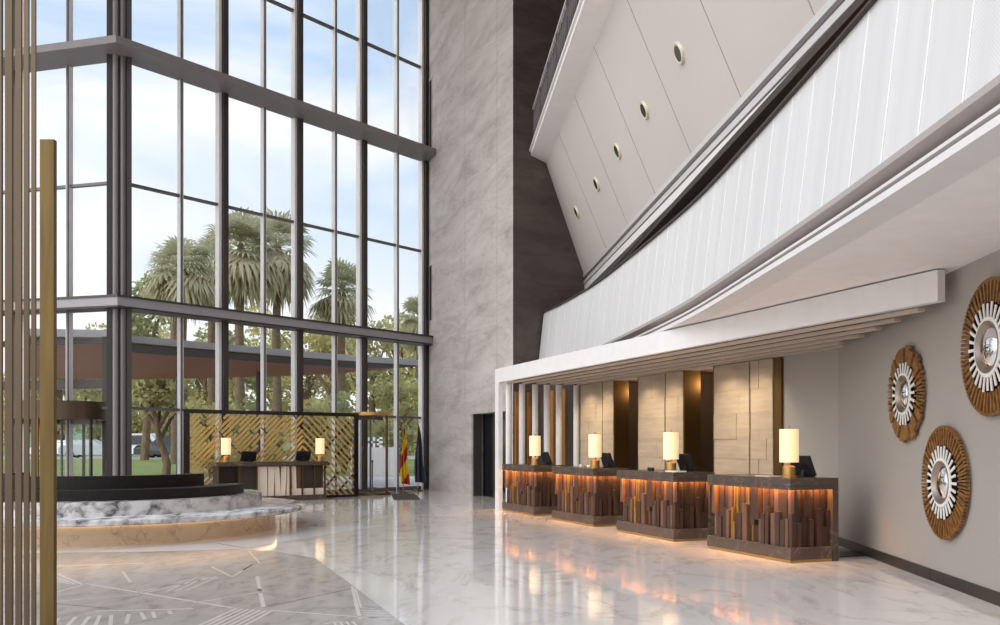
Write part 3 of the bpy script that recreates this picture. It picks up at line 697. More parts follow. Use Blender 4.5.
# ------------------------------------------------------------------ sunburst mirrors
WD = Vector((.0815, .9967)); WN = Vector((-.9967, .0815)); WRZ = math.atan2(-.9967, -.0815)
def sunburst(px, py, hpx, label, style):
    P = Vector((wallX(0), 0)); t = on_line(px, P, WD); q = P + WD * t; R = hpx / 2 * q.y / F; z = zat(py, q.y)
    r = thing('sunburst_mirror', label, 'mirror', (q.x - .0, q.y, z), WRZ, 'sunburst mirrors on the grey wall')
    def disc(r0, r1, y0, y1, n=48):
        m = MB(); m.lathe([(r0, -y1), (r0, -y0), (r1, -y0), (r1, -y1), (r0, -y1)] if r0 else [(r1, -y1), (r1, -y0)], n, cap=not r0)
        m.v = [(v[0], v[2], v[1]) for v in m.v]; m.f = [f[::-1] for f in m.f]; return m
    disc(0, R * .66, .002, .03).build('backing', M['mirror_wood_dark'], r)
    m = MB()
    def ray(m, a0, a1, r0, r1, b0, b1, y0, y1, tipm=None):
        # tapered wedge ray: angular limits a at r0, b at r1
        P_ = [(r0, a0), (r1, b0), (r1, b1), (r0, a1)]
        pts = [(rr_ * math.sin(a), rr_ * math.cos(a)) for rr_, a in P_]
        b = len(m.v); m.v += [(x, -y0, z_) for x, z_ in pts] + [(x, -y1, z_) for x, z_ in pts]
        for qd in ((0, 1, 2, 3), (7, 6, 5, 4), (0, 4, 5, 1), (1, 5, 6, 2), (2, 6, 7, 3), (3, 7, 4, 0)): m.f.append(tuple(b + i for i in qd)); m.m.append(0)
    if style == 'blades':
        a = 0; i = 0; seq = []
        q4 = [.46, .42, .36, .3, .12, .1, .1, .1, .1, .1]
        tot_ = sum(q4); q4 = [v * (math.pi / 2) / tot_ for v in q4]
        seq = q4 + q4[::-1]; seq = seq + seq
        a = -math.pi * .0
        for w in seq:
            c = a + w / 2; off_ = abs(math.sin(c)); R1_ = R * (1 - .0 * off_)
            ray(m, a + .008, a + w - .008, R * .62, R1_ - (.05 if i % 2 else 0) * R, a + .015, a + w - .015, .03, .055 + (.02 if i % 2 else 0)); a += w; i += 1
    else:
        n = 96
        for k in range(n):
            a = 2 * math.pi * k / n; w = 2 * math.pi / n
            ray(m, a - w * .44, a + w * .44, R * .62, R * .96, a - w * .25, a + w * .25, .03, .052 + .012 * (k % 2))
            ray(m, a - w * .34, a + w * .34, R * .95, R, a - w * .30, a + w * .30, .026, .064)
    m.build('wooden_rays', M['mirror_wood'], r)
    disc(R * .36, R * .65, .03, .07).build('black_ring', M['matt_black'], r)
    m = MB(); n = 24 if style == 'blades' else 28
    for k in range(n):
        a = 2 * math.pi * k / n; w = 2 * math.pi / n; ray(m, a - w * .2, a + w * .2, R * .42, R * (.655 if k % 2 else .63), a - w * .17, a + w * .17, .07, .08)
    m.build('ivory_keys', M['ivory'], r)
    disc(R * .375, R * .435, .07, .084).build('ivory_ring', M['ivory'], r)
    m = MB(); m.lathe([(R * .29, -.04), (R * .31, -.05), (R * .375, -.096), (R * .385, -.07)], 48, cap=False); m.v = [(v[0], v[2], v[1]) for v in m.v]; m.build('dish', M['pewter'], r, True)
    m = MB(); m.lathe([(R * .31 * math.sin(t * math.pi / 20), -.035 - R * .12 * math.cos(t * math.pi / 20)) for t in range(0, 11)], 40, cap=False); m.v = [(v[0], v[2], v[1]) for v in m.v]; m.build('convex_glass', M['mirror_glass'], r, True)
sunburst(909.5, 394, 98, 'sunburst mirror of broad wooden blades, nearest the canopy end', 'blades')
sunburst(948.5, 482.5, 114, 'lowest sunburst mirror, with fine wooden rays', 'rays')
sunburst(996, 347, 139, 'highest and largest-looking sunburst mirror, below the soffit', 'rays')

# ------------------------------------------------------------------ bronze screen in the foreground
scr = thing('bronze_bar_screen', 'tall bronze bar screen with flat panel at the near edge', 'screen', (-3.3, 6.5, 0), 0)
o0 = Vector((-3.3, 6.5, 0))
for px, Y, w in ((-14, 3.2, .036), (-2, 3.8, .034), (8.5, 4.3, .038), (18.2, 5.1, .038), (26.2, 5.9, .036), (33.4, 6.6, .036)):
    X = (px - CX) / F * Y; m = MB(); m.box(X - w / 2 - o0.x, X + w / 2 - o0.x, Y - o0.y, Y + .012 - o0.y, 0, 5.6); m.build('bar', M['bronze'], scr, bevel=.004)
Y = 7.2; xa, xb = (39.5 - CX) / F * Y, (54 - CX) / F * Y
m = MB(); m.box(xa - o0.x, xb - o0.x, Y - o0.y, Y + .05 - o0.y, 0, zat(139, Y)); m.build('flat_panel', M['bronze_panel'], scr, bevel=.004)
m = MB(); m.bar(Vector((-2.0, 3.4, .02)) - o0, Vector((-3.62, 7.3, .02)) - o0, .2, .04); m.build('floor_rail', M['bronze'], scr)

# ------------------------------------------------------------------ round tiered platform
pc = (-7.0, 16.5, 0)
pf = thing('round_platform', 'round tiered marble platform with black seating rings', 'platform', pc)
n = 96
m = MB(); m.lathe([(2.93, 0), (2.93, .325)], n); m.build('base', M['cream_marble'], pf, True)
m = MB(); m.lathe([(3.44, .33), (3.47, .345), (3.47, .405), (3.45, .42)], n); m.build('rim_slab', M['arabescato'], pf, True)
m = MB(); m.lathe([(2.955, .30), (2.955, .322)], n); m.build('light_strip', M['led_soft'], pf, True)
m = MB(); m.lathe([(2.69, .42), (2.69, .635)], n); m.build('marble_tier', M['arabescato'], pf, True)
def arc(r0, r1, z0, z1_, a0, a1, k=56):
    m = MB(); A_ = [math.radians(lerp(a0, a1, t / k)) for t in range(k + 1)]
    m.prism([(r1 * math.cos(a), r1 * math.sin(a)) for a in A_] + [(r0 * math.cos(a), r0 * math.sin(a)) for a in A_[::-1]], z0, z1_); return m
arc(1.86, 2.39, .636, .80, -205, 8).build('seat_ring', M['black_leather'], pf)
arc(1.60, 1.85, .636, 1.0, -195, -8).build('back_ring', M['black_leather'], pf)

# ------------------------------------------------------------------ lattice screen and concierge desk
LP, LQ = Vector((-8.26, 24.22)), Vector((-4.175, 27.26)); ld = (LQ - LP).normalized(); LR = math.atan2(ld.y, ld.x); LW = (LQ - LP).length; LH = 2.44
ls = thing('lattice_screen', 'tall brass diagonal lattice screen in a black frame', 'screen', (LP.x, LP.y, 0), LR)
m = MB(); m.box(0, .16, -.06, .06, 0, LH); m.build('post', M['black'], ls)
m = MB(); m.box(LW - .14, LW, -.06, .06, 0, LH); m.build('post', M['black'], ls)
m = MB(); m.box(.16, LW - .14, -.06, .06, LH - .1, LH); m.build('top_rail', M['black'], ls)
m = MB(); m.box(.16, LW - .14, -.06, .06, 0, .07); m.build('bottom_rail', M['black'], ls)
def diag(m, x0, x1, z0, z1_, pitch, sgn, y, w, h, brk=0):
    c = -(z1_ - z0)
    while c < (x1 - x0):
        # line x = x0 + c + t , z = z0 + t (sgn +) ; mirrored for -
        ta = max(0, -c); tb = min(z1_ - z0, x1 - x0 - c)
        if tb - ta > .05:
            segs = [(ta, tb)]
            if brk:
                k = ta + random.uniform(.1, .9); segs = []; p = ta
                while k < tb: segs.append((p, k - .03)); p = k + .03 + random.choice((0, .12)); k = p + random.uniform(.35, 1.1)
                segs.append((p, tb))
            for a, b in segs:
                if b - a < .04: continue
                za, zb = (z0 + a, z0 + b) if sgn > 0 else (z1_ - a, z1_ - b)
                m.bar((x0 + c + a, y, za), (x0 + c + b, y, zb), h, w, 0, (0, 1, 0)) if False else m.bar((x0 + c + a, y, za), (x0 + c + b, y, zb), w, h, 0, (0, 1, 0))
        c += pitch
mid = 3.35
m = MB(); diag(m, .16, mid, .07, LH - .1, .15, 1, -.03, .065, .03, 1); m.build('brass_slats', M['lattice_brass'], ls)
m = MB(); diag(m, mid, LW - .14, .07, LH - .1, .2, -1, -.03, .05, .03, 0); m.build('brass_slats', M['lattice_brass'], ls)
m = MB(); diag(m, .16, mid, .07, LH - .1, 1.3, -1, .015, .03, .03, 1); diag(m, mid, LW - .14, .07, LH - .1, .55, 1, .015, .06, .03, 1); m.build('rear_slats', M['brass_dark'], ls)
cd = thing('concierge_desk', 'low dark-topped concierge desk with cream slats before the lattice screen', 'desk', (-4.76 - ld.x * 3.16, 25.8 - ld.y * 3.16, 0), LR)
DLc = 3.16
m = MB(); m.box(0, DLc, 0, .6, .95, 1.06); m.build('countertop', M['desk_stone'], cd, bevel=.006)
m = MB(); m.box(.05, DLc - .03, .05, .56, 0, .14); m.build('plinth', M['desk_stone'], cd)
m = MB(); m.box(.1, DLc - .06, .22, .54, .14, .95); m.build('carcass', M['dark_void'], cd)
for x in (.05, .62, 1.1, 2.05, 2.4, 2.75, DLc - .09):
    m = MB(); m.box(x, x + .04, .06, .1, .14, .95); m.build('brass_post', M['brass_dark'], cd)
m = MB(); m.box(.1, .6, .18, .215, .5, .93); m.build('dark_insert', M['black'], cd)
m = MB(); m.box(.1, .62, .16, .215, .14, .5); m.build('marble_insert', M['arabescato'], cd)
xs = 1.16
for w, t in ((.26, 0), (.16, .02), (.14, -.05), (.14, .05), (.12, .03), (.12, -.03)):
    m = MB(); m.prism([(xs, .12), (xs + w, .10), (xs + w, .20), (xs, .20)], .14, .93)
    m.v = [(v[0] + t * (v[2] - .5), v[1], v[2]) for v in m.v]; m.build('cream_slat', M['cream'], cd); xs += w + .03
m = MB(); m.box(2.1, 2.4, .13, .21, .14, .93); m.build('side_panel', M['walnut_light'], cd)
m = MB(); m.box(2.12, DLc - .1, .1, .125, .14, .32); m.build('lower_panel', M['cream'], cd)
def on_cd(x, y, z=1.061): q = Vector((cd.location.x, cd.location.y)) + ld * x + Vector((-ld.y, ld.x)) * y; return (q.x, q.y, z)
def cdx(px, y):
    q = Vector((cd.location.x, cd.location.y)) + Vector((-ld.y, ld.x)) * y; return on_line(px, q, ld)
dup(lamp0, on_cd(cdx(226, .2), .2), 0, 'left glowing lamp on the concierge desk, before the lattice'); dup(lamp0, on_cd(cdx(320, .2), .2), 0, 'right glowing lamp on the concierge desk, near the desk end')
for px, l in ((248.5, 'black monitor beside the left concierge lamp'), (303, 'black monitor beside the right concierge lamp')):
    dup(mon0, on_cd(cdx(px, .4), .42), LR, l)['group'] = 'monitors on the concierge desk'

# ------------------------------------------------------------------ revolving doors, flags, mat, stanchion
def revolving(name, c, R, label, H=2.42, drum=.14, npost=4, rot=0, dm='brass'):
    r = thing(name, label, 'door', (c[0], c[1], 0), rot)
    m = MB(); m.lathe([(R, H), (R, H + drum)], 40); m.build('drum', M[dm], r, True)
    m = MB(); m.lathe([(R, 0.001), (R, .07)], 40); m.lathe([(R - .06, .07), (R - .06, .072)], 40); m.build('floor_ring', M['brass_dark'], r, True)
    for k in range(npost):
        a = 2 * math.pi * k / npost + .5; m = MB(); m.box(-.03, .03, -.03, .03, .07, H, 0, Matrix.Translation((math.cos(a) * (R - .05), math.sin(a) * (R - .05), 0)) @ Matrix.Rotation(a, 4, 'Z')); m.build('post', M['steel_dark'] if k % 2 else M['brass_dark'], r)
    m = MB(); m.tube([(0, 0, .07), (0, 0, H)], .03, 12); m.build('shaft', M['steel'], r, True)
    for k in range(3):
        a = 2 * math.pi * k / 3 + 1.75; T = Matrix.Rotation(a, 4, 'Z')
        m = MB(); m.box(.04, R - .12, -.006, .006, .16, H - .12, 0, T); gl = m.build('leaf', M['door_glass'], r)
        m = MB(); m.box(.04, R - .12, -.02, .02, .07, .16, 0, T); m.box(.04, R - .12, -.02, .02, H - .12, H, 0, T); m.build('leaf_rail', M['steel'], gl)
    for a0 in (.5, .5 + math.pi):
        m = MB(); k = [a0 + i * .09 for i in range(18)]
        for i in range(17): m.face([(R * .985 * math.cos(k[i]), R * .985 * math.sin(k[i]), .07), (R * .985 * math.cos(k[i + 1]), R * .985 * math.sin(k[i + 1]), .07), (R * .985 * math.cos(k[i + 1]), R * .985 * math.sin(k[i + 1]), H), (R * .985 * math.cos(k[i]), R * .985 * math.sin(k[i]), H)])
        m.build('curved_glass', M['door_glass'], r)
    return r
revolving('revolving_door', (-3.95, 28.35), .62, 'glass revolving door beside the lattice screen', 2.40, .10, 2, -.9)
q = C0 + DL * 1.75 - NLI * .0
revolving('revolving_door', (q.x, q.y), 1.25, 'revolving door with a bronze drum in the left glazing', 2.15, .45, 6, .0, 'bronze')
def flag(px, Y, top, cols, label, wide):
    X = (px - CX) / F * Y; r = thing('flag', label, 'flag', (X, Y, 0), 0, 'flags by the entrance')
    m = MB(); m.lathe([(.16, 0), (.16, .03), (.05, .06), (.03, .12)], 20); m.build('base', M['brass_dark'], r, True)
    m = MB(); m.tube([(0, 0, .1), (0, 0, top)], .014, 10); m.lathe([(.014, top), (.03, top + .03), (.003, top + .1)], 10); m.build('pole', M['brass'], r, True)
    m = MB(); nz_, nx = 28, 22
    def pt(i, j):
        v = i / nz_; z = top - .03 - v * (top - .32); u = j / nx
        w = wide * (.10 + .9 * min(1, v * 1.15) ** .8); x = (u - .35) * w + .02 * math.sin(v * 7); y = .055 * math.sin(u * 19 + v * 1.5) * (.35 + v)
        return (x, y, z - .05 * abs(u - .3) * v)
    for i in range(nz_):
        for j in range(nx):
            v = (i + .5) / nz_ + .22 * (j / nx - .5); mi = 0
            if len(cols) > 1: mi = 1 if .40 < v < .64 or v > .90 else 0
            if len(cols) > 1 and v < .16: mi = 1
            m.face([pt(i, j), pt(i + 1, j), pt(i + 1, j + 1), pt(i, j + 1)], mi)
    m.build('cloth', cols, r, True)
flag(403.5, 29.3, 2.12, [M['flag_yellow'], M['flag_red']], 'red and yellow flag hanging from a pole by the entrance', .29)
flag(418, 30.6, 2.22, [M['flag_blue']], 'dark blue flag hanging on a pole against the concrete wall', .34)
mm_ = [gnd(*p) for p in ((391, 494.3), (415, 494.3), (420.5, 499.8), (394, 499.8))]
mb = MB(); mb.prism([p[:2] for p in mm_], .001, .018)
tag(mb.build('doormat', M['mat']), 'dark grey doormat on the marble in front of the flags', 'doormat')
def stan(px, py, label):
    p = gnd(px, py); r = thing('stanchion', label, 'stanchion', p, 0, 'rope stanchions outside the entrance')
    m = MB(); m.lathe([(.16, 0), (.16, .02), (.03, .04), (.022, .06), (.022, .9), (.035, .92), (.03, .98)], 18); m.build('post', M['steel_dark'], r, True); return p
pa = gnd(372.3, 488); pb = gnd(357, 488.5)
stan(372.3, 488, 'dark rope stanchion behind the revolving door glass')
m = MB(); m.tube([(lerp(pa.x - .17, pb.x, t / 10), lerp(pa.y, pb.y, t / 10), .92 - .5 * (t / 10) * (1 - t / 10) - .15 * t / 10) for t in range(11)], .02, 8)
tag(m.build('barrier_rope', M['rope'], None, True), 'dark blue rope hanging from the stanchion at the door', 'rope')

# ------------------------------------------------------------------ outside: paving, lawn, road
mb = MB(); mb.prism([(-40, 22), (C0.x + DL.x * 17, C0.y + DL.y * 17 + .2), (C0.x - .05, C0.y + .15), (B.x - .05, B.y + .12), (14, 36), (14, 46), (-40, 46)], -.3, -.02)
struct(mb.build('floor_forecourt', M['pave']), 'pale paved forecourt outside the glazing', 'paving')
mb = MB()
for (y0, za), (y1, zb), mi in (((46, -.02), (74, .45), 0), ((74, .46), (86, .55), 1), ((86, .55), (170, 1.56), 0)):
    mb.face([(-95, y0, za), (45, y0, za), (45, y1, zb), (-95, y1, zb)], mi)
struct(mb.build('floor_lawn', [M['grass'], M['asphalt']]), 'green lawn and road beyond the forecourt', 'lawn')
def gz(Y): return -.02 + max(0, (Y - 46)) / 28 * .47 if Y < 74 else .5 + max(0, Y - 86) * .012
# entrance canopy slab outside
nearR = [C0 - NWI * 2.6 + DW * t for t in (.6, 11.5)]
far = [gnd(415, 366.5, 4.5), None]
SB = simple('dark_soffit_recess', (58, 62, 62), .7)
ec = thing('entrance_canopy', 'broad flat entrance canopy with a brown boarded soffit outside the glazing', 'canopy', (0, 0, 0))
def sofpt(px, py, z=4.5): Y = (z - EYE) * F / (HY - py); return ((px - CX) / F * Y, Y)
nearpts = [sofpt(30, 337.5), sofpt(112, 339), sofpt(136, 344), sofpt(222, 351.5), sofpt(290, 357.5), sofpt(365, 363), sofpt(416, 366)]
farpts = [sofpt(415.5, 366.5), sofpt(365, 371.5), sofpt(290, 376), sofpt(200, 378), sofpt(136, 379.5), sofpt(60, 378), sofpt(10, 377)]
m = MB(); m.prism(nearpts + farpts, 4.5, 4.53); m.build('soffit', M['cedar'], ec)
bandpts = [sofpt(416, 366.6), sofpt(365, 368), sofpt(290, 363.5), sofpt(222, 358.5), sofpt(136, 352.5), sofpt(112, 344), sofpt(30, 341)]
m = MB(); m.prism(nearpts + bandpts, 4.485, 4.499); m.build('dark_band', SB, ec)
def inset(p, k): 
    c = Vector((-8, 33)); v = Vector(p); return tuple(v + (v - c).normalized() * k)
m = MB(); m.prism([inset(p, .12) for p in nearpts] + [inset(p, .12) for p in farpts], 4.531, 4.74); m.build('roof_edge', M['roof_grey'], ec)
m = MB()
for x in (sofpt(108, 372), sofpt(180, 374), sofpt(260, 372)): 
    m = MB(); m.tube([(x[0], x[1], 0), (x[0], x[1], 4.5)], .16, 16); m.build('pillar', M['steel_dark'], ec, True)
m = MB(); a, b = sofpt(20, 376.5), sofpt(108, 376.5); m.bar((a[0], a[1] - 1, 4.05), (b[0], b[1] - 1, 4.05), .3, .25); m.build('edge_beam', M['beam'], ec)

m = MB(); a = gnd(107, 475); p0 = (cx_(106, 24.9), 24.9) if False else ((106 - CX) / F * 24.9, 24.9)
m.bar((p0[0], p0[1], 0), (p0[0], p0[1], 4.4), .12, .2, 0, (0, 1, 0)); m.bar((p0[0], p0[1], 3.14), (p0[0] - 4.6, p0[1] + 1.25, 3.14), .15, .24)
m.bar((p0[0], p0[1], 4.3), (p0[0] - 4.6, p0[1] + 1.25, 4.3), .15, .16); struct(m.build('trim_15', M['steel_dark']), 'dark steel portal frame over the left revolving door', 'frame')
# cars
def car(x, y, rz, paint, label, kind):
    r = thing('car', label, 'car', (x, y, gz(y)), rz, 'cars parked on the road')
    Lc, W = 4.6, .92
    if kind == 'suv': prof = [(-2.25, .35), (-2.3, .75), (-2.2, 1.0), (-1.95, 1.62), (-1.7, 1.72), (.3, 1.72), (.95, 1.12), (2.05, .98), (2.28, .75), (2.3, .35)]
    elif kind == 'van': prof = [(-2.5, .35), (-2.52, 1.2), (-2.4, 2.0), (1.2, 2.02), (1.9, 1.3), (2.5, 1.05), (2.55, .35)]
    else: prof = [(-2.25, .32), (-2.3, .7), (-2.1, .95), (-1.5, 1.0), (-.9, 1.42), (.2, 1.45), (.95, .98), (2.05, .86), (2.28, .65), (2.3, .32)]
    m = MB(); n_ = len(prof); b = 0
    for sx, sc in ((-1, 1), (1, 1)):
        for px_, pz in prof: m.v.append((px_, sx * W * (1 if pz < 1.05 else .86), pz))
    for i in range(n_): j = (i + 1) % n_; m.f.append((i, j, n_ + j, n_ + i)); m.m.append(0)
    m.f.append(tuple(range(n_))); m.f.append(tuple(range(2 * n_ - 1, n_ - 1, -1))); m.m += [0, 0]
    m.build('body', paint, r, bevel=.05)
    top = max(p[1] for p in prof); zb = 1.06 if kind != 'sedan' else .97
    for sx in (-1, 1):
        m = MB(); y0 = sx * W * .93; 
        x0, x1 = (-1.85, .75) if kind == 'suv' else ((-2.2, 1.6) if kind == 'van' else (-1.3, .7))
        q_ = [(x0, y0, zb + .05), (x1, y0, zb + .05), (x1 - .5, sx * W * .88, top - .12), (x0 + .25, sx * W * .88, top - .12)]
        m.face(q_ if sx < 0 else q_[::-1]); m.face([(p[0], p[1] + sx * .012, p[2]) for p in (q_ if sx > 0 else q_[::-1])]); m.build('side_window', M['car_glass'], r)
    for wx in (-1.45, 1.45):
        for sx in (-1, 1):
            m = MB(); m.lathe([(.2, -.11), (.34, -.1), (.34, .1), (.2, .11)], 20); m.v = [(v[0] + wx, v[2] + sx * (W - .1), v[1] + .34) for v in m.v]; wl = m.build('wheel', M['tyre'], r)
            m = MB(); m.lathe([(.19, -.118), (.19, .118)], 14); m.v = [(v[0] + wx, v[2] + sx * (W - .1), v[1] + .34) for v in m.v]; m.build('hub_cap', M['silver'], wl)
    for sx in (-1, 1):
        m = MB(); m.box(2.2, 2.31, sx * .75 - .14, sx * .75 + .14, .66, .78); m.build('headlight', M['paper'], r)
Yc = 78
def cx_(px, Y): return (px - CX) / F * Y
car(cx_(139, 81), 81, 0, M['car_white'], 'white van on the road left of the leaning tree', 'van')
car(cx_(166, 77), 77, math.pi, M['car_dark'], 'dark off-road car on the road behind the leaning tree', 'suv')
car(cx_(92, 76), 76, .1, M['car_grey'], 'silver car on the road seen left of the steel column', 'sedan')
car(cx_(60, 82), 82, math.pi, M['car_white'], 'white car farthest left on the road, beyond the bronze drum', 'sedan')

# sign letters HE outside the entrance
sg = thing('entrance_sign', 'white capital letters H E standing on a pale wall outside', 'sign', (cx_(372, 46), 46, .0), 0)
m = MB(); m.box(-1.1, 1.3, .1, .4, -.02, 1.42); m.build('sign_wall', M['white'], sg)
def hx(px): return cx_(px, 46) - cx_(372, 46)
z0, z1_ = zat(447, 46), zat(437.5, 46)
z0 = 1.42; z1_ = 1.92
m = MB(); a, b = hx(367.5), hx(374.5); t = .11
m.box(a, a + t, .2, .3, z0, z1_); m.box(b - t, b, .2, .3, z0, z1_); m.box(a, b, .2, .3, (z0 + z1_) / 2 - .045, (z0 + z1_) / 2 + .045); m.build('letter', M['sign_white'], sg)
m = MB(); a, b = hx(376.3), hx(382); m.box(a, a + t, .2, .3, z0, z1_)
for zc in (z0 + .045, (z0 + z1_) / 2, z1_ - .045): m.box(a, b, .2, .3, zc - .045, zc + .045)
m.build('letter', M['sign_white'], sg)

# ------------------------------------------------------------------ trees and palms
def leafcloud(m, blobs, n, size, rnd):
    tot = sum(b[3] * b[4] * b[5] for b in blobs)
    for bx, by, bz, rx, ry, rz in blobs:
        k = int(n * rx * ry * rz / tot)
        for _ in range(k):
            while True:
                u = Vector((rnd.uniform(-1, 1), rnd.uniform(-1, 1), rnd.uniform(-1, 1)))
                if .25 < u.length < 1: break
            c = Vector((bx + u.x * rx, by + u.y * ry, bz + u.z * rz)); s = size * rnd.uniform(.6, 1.3)
            a = Vector((rnd.gauss(0, 1), rnd.gauss(0, 1), rnd.gauss(0, 1))).normalized(); b = a.cross(Vector((rnd.gauss(0, 1), rnd.gauss(0, 1), rnd.gauss(0, 1)))).normalized()
            m.face([c - a * s * .5, c + b * s * .3, c + a * s * .5, c - b * s * .3])
def tree(px, Y, H, R, leaf, label, seed, n=2600, lean=0, size=.5, low=.25, droop=1.0):
    rnd = random.Random(seed); z0 = gz(Y) if Y >= 46 else 0
    r = thing('broadleaf_tree', label, 'tree', (cx_(px, Y), Y, z0), 0, 'trees outside the glazing')
    pts = [(lean * (t / 6) ** 1.2 * H * .5 + .08 * math.sin(t * 1.7 + seed), .1 * math.sin(t + seed), H * .6 * t / 6) for t in range(7)]
    m = MB(); m.tube(pts, [R * .10 * (1 - .1 * t) for t in range(7)], 9)
    for k in range(6):
        a = rnd.uniform(0, 6.28); p0 = Vector(pts[rnd.choice((3, 4, 5))]); p1 = p0 + Vector((math.cos(a) * R * .6, math.sin(a) * R * .5, H * .28)); m.tube([p0, (p0 + p1) / 2 + Vector((0, 0, .3)), p1], [R * .05, R * .035, R * .015], 6)
    m.build('trunk', M['bark'], r, True)
    blobs = []; tx = pts[-1][0]
    for k in range(13):
        a = rnd.uniform(0, 6.28); q = rnd.uniform(0, .75) ** .7; zz = rnd.uniform(low, .9)
        blobs.append((tx + math.cos(a) * R * q, math.sin(a) * R * q * .8, H * zz, R * rnd.uniform(.3, .5), R * rnd.uniform(.3, .45), R * rnd.uniform(.26, .42) * droop))
    m = MB(); leafcloud(m, blobs, n, size, rnd); m.build('foliage', leaf, r)
def palm(px, Y, top_py, R, label, seed, skirt=1.0):
    rnd = random.Random(seed); z0 = gz(Y) if Y >= 46 else 0; Ht = zat(top_py, Y) - z0 - R * .75
    r = thing('fan_palm', label, 'palm tree', (cx_(px, Y), Y, z0), 0, 'palms outside the glazing')
    m = MB(); m.tube([(.06 * math.sin(t), .05 * math.cos(t), Ht * t / 8) for t in range(9)], [.34 - .012 * t for t in range(9)], 12); m.build('trunk', M['palm_bark'], r, True)
    def fronds(nf, e0, e1, mat_, name, ln, hang):
        m = MB()
        for k in range(nf):
            az = rnd.uniform(0, 6.28); el = rnd.uniform(e0, e1); d = Vector((math.cos(az) * math.cos(el), math.sin(az) * math.cos(el), math.sin(el)))
            base = Vector((0, 0, Ht)); st = ln * rnd.uniform(.45, .6); hub = base + d * st; sd = d.cross(Vector((0, 0, 1)))
            sd = sd.normalized() if sd.length > .05 else Vector((1, 0, 0)); u = sd.cross(d)
            m.bar(base, hub, .05, .03)
            for j in range(13):
                a = (j / 12 - .5) * 3.6; ld_ = (d * math.cos(a) + sd * math.sin(a)).normalized(); l = ln * .62 * (1 - .22 * abs(a) / 1.8) * rnd.uniform(.85, 1.1)
                e_ = hub + ld_ * l * .65; tip = hub + ld_ * l + Vector((0, 0, -l * hang)); w = u.cross(ld_).normalized() * .085 * ln / 2.4
                m.face([hub, e_ - w, tip, e_ + w])
        m.build(name, mat_, r)
    fronds(44, -.35, 1.35, M['palm_leaf'], 'fronds', R, .22)
    if skirt: fronds(int(48 * skirt), -1.35, -.5, M['palm_skirt'], 'dry_skirt', R * 1.3, .35)
palm(240, 57.5, 219, 2.4, 'tall bushy palm behind the middle window bay, left of its twin', 1, 1.2)
palm(277, 64, 217, 2.7, 'tall bushy palm at the thick mullion, right of its twin', 2, 1.2)
palm(342, 68, 266, 2.2, 'shorter palm with an open crown right of the bushy pair', 3, .5)
palm(212, 71, 240, 2.2, 'slender palm at the first thick mullion right of the column', 4, 1.2)
palm(420, 73, 300, 1.8, 'low palm half hidden by the concrete wall', 5, .6)
palm(182, 50, 242, 1.8, 'palm with hanging dry fronds behind the first thin mullion', 6, 1.3)
palm(175, 63, 252, 1.9, 'palm nearest to the steel column, with drooping fronds', 8, 1.3)
tree(146, 71, 15.4, 3.4, M['leaf_b'], 'tall drooping tree right of the steel column', 11, 2600, 0, .5, .35, 1.3)
tree(167, 46, 5.8, 2.2, M['leaf_a'], 'leaning tree with a bare sloping trunk on the lawn', 12, 1500, -.25, .35, .62)
T = [(60, 96, 12, 5, 'leaf_a'), (95, 92, 12, 4.8, 'leaf_b'), (135, 96, 14, 5, 'leaf_c'), (170, 92, 13.5, 5, 'leaf_a'), (205, 98, 15, 5.2, 'leaf_c'), (240, 93, 14, 5, 'leaf_b'), (275, 97, 15.5, 5.2, 'leaf_c'), (308, 92, 15, 5, 'leaf_a'), (340, 96, 15.5, 5.2, 'leaf_c'), (372, 90, 15, 5, 'leaf_a'), (402, 94, 15.5, 5.2, 'leaf_c'), (430, 90, 14.5, 5, 'leaf_a'), (20, 95, 9, 4.5, 'leaf_c')]
words_ = ['behind the bronze drum', 'left of the steel column', 'just right of the steel column', 'behind the leaning tree', 'left of the first thick mullion', 'below the bushy twin palms, left half', 'below the bushy twin palms, right half', 'at the second thick mullion', 'below the open-crowned palm', 'at the third thick mullion', 'above the red and yellow flag', 'beside the concrete wall', 'seen through the bronze bars']
for i, (px, Y, H, R, lf) in enumerate(T):
    Y2 = 90 + 11 * ((i + 2 * (i == 12)) % 4); H *= Y2 / Y * .99; R *= Y2 / Y * .95
    tree(px, Y2, H, R, M[lf], 'bushy background tree in the far row ' + words_[i], 30 + i, 3000, 0, .62, .12, 1.15)
for i, (px, Y, H, R, lf, w) in enumerate(((300, 44, 3.4, 1.5, 'leaf_a', 'behind the lattice screen'), (345, 49, 4.2, 1.7, 'leaf_b', 'behind the right end of the lattice screen'), (398, 50, 5.2, 1.8, 'leaf_a', 'behind the flags'), (250, 50, 3.8, 1.7, 'leaf_b', 'behind the left concierge lamp'), (210, 45, 3.7, 1.6, 'leaf_c', 'left behind the lattice screen'), (436, 56, 5.6, 1.8, 'leaf_c', 'at the edge of the concrete wall'))):
    tree(px, Y, H, R, M[lf], 'round garden shrub tree ' + w, 60 + i, 1500, 0, .3, .2, 1.1)
# pale boundary wall far away
mb = MB(); mb.box(-80, 30, 150, 151, 0, 5.5); struct(mb.build('wall_far', M['sage']), 'pale sage wall far behind the trees', 'wall')

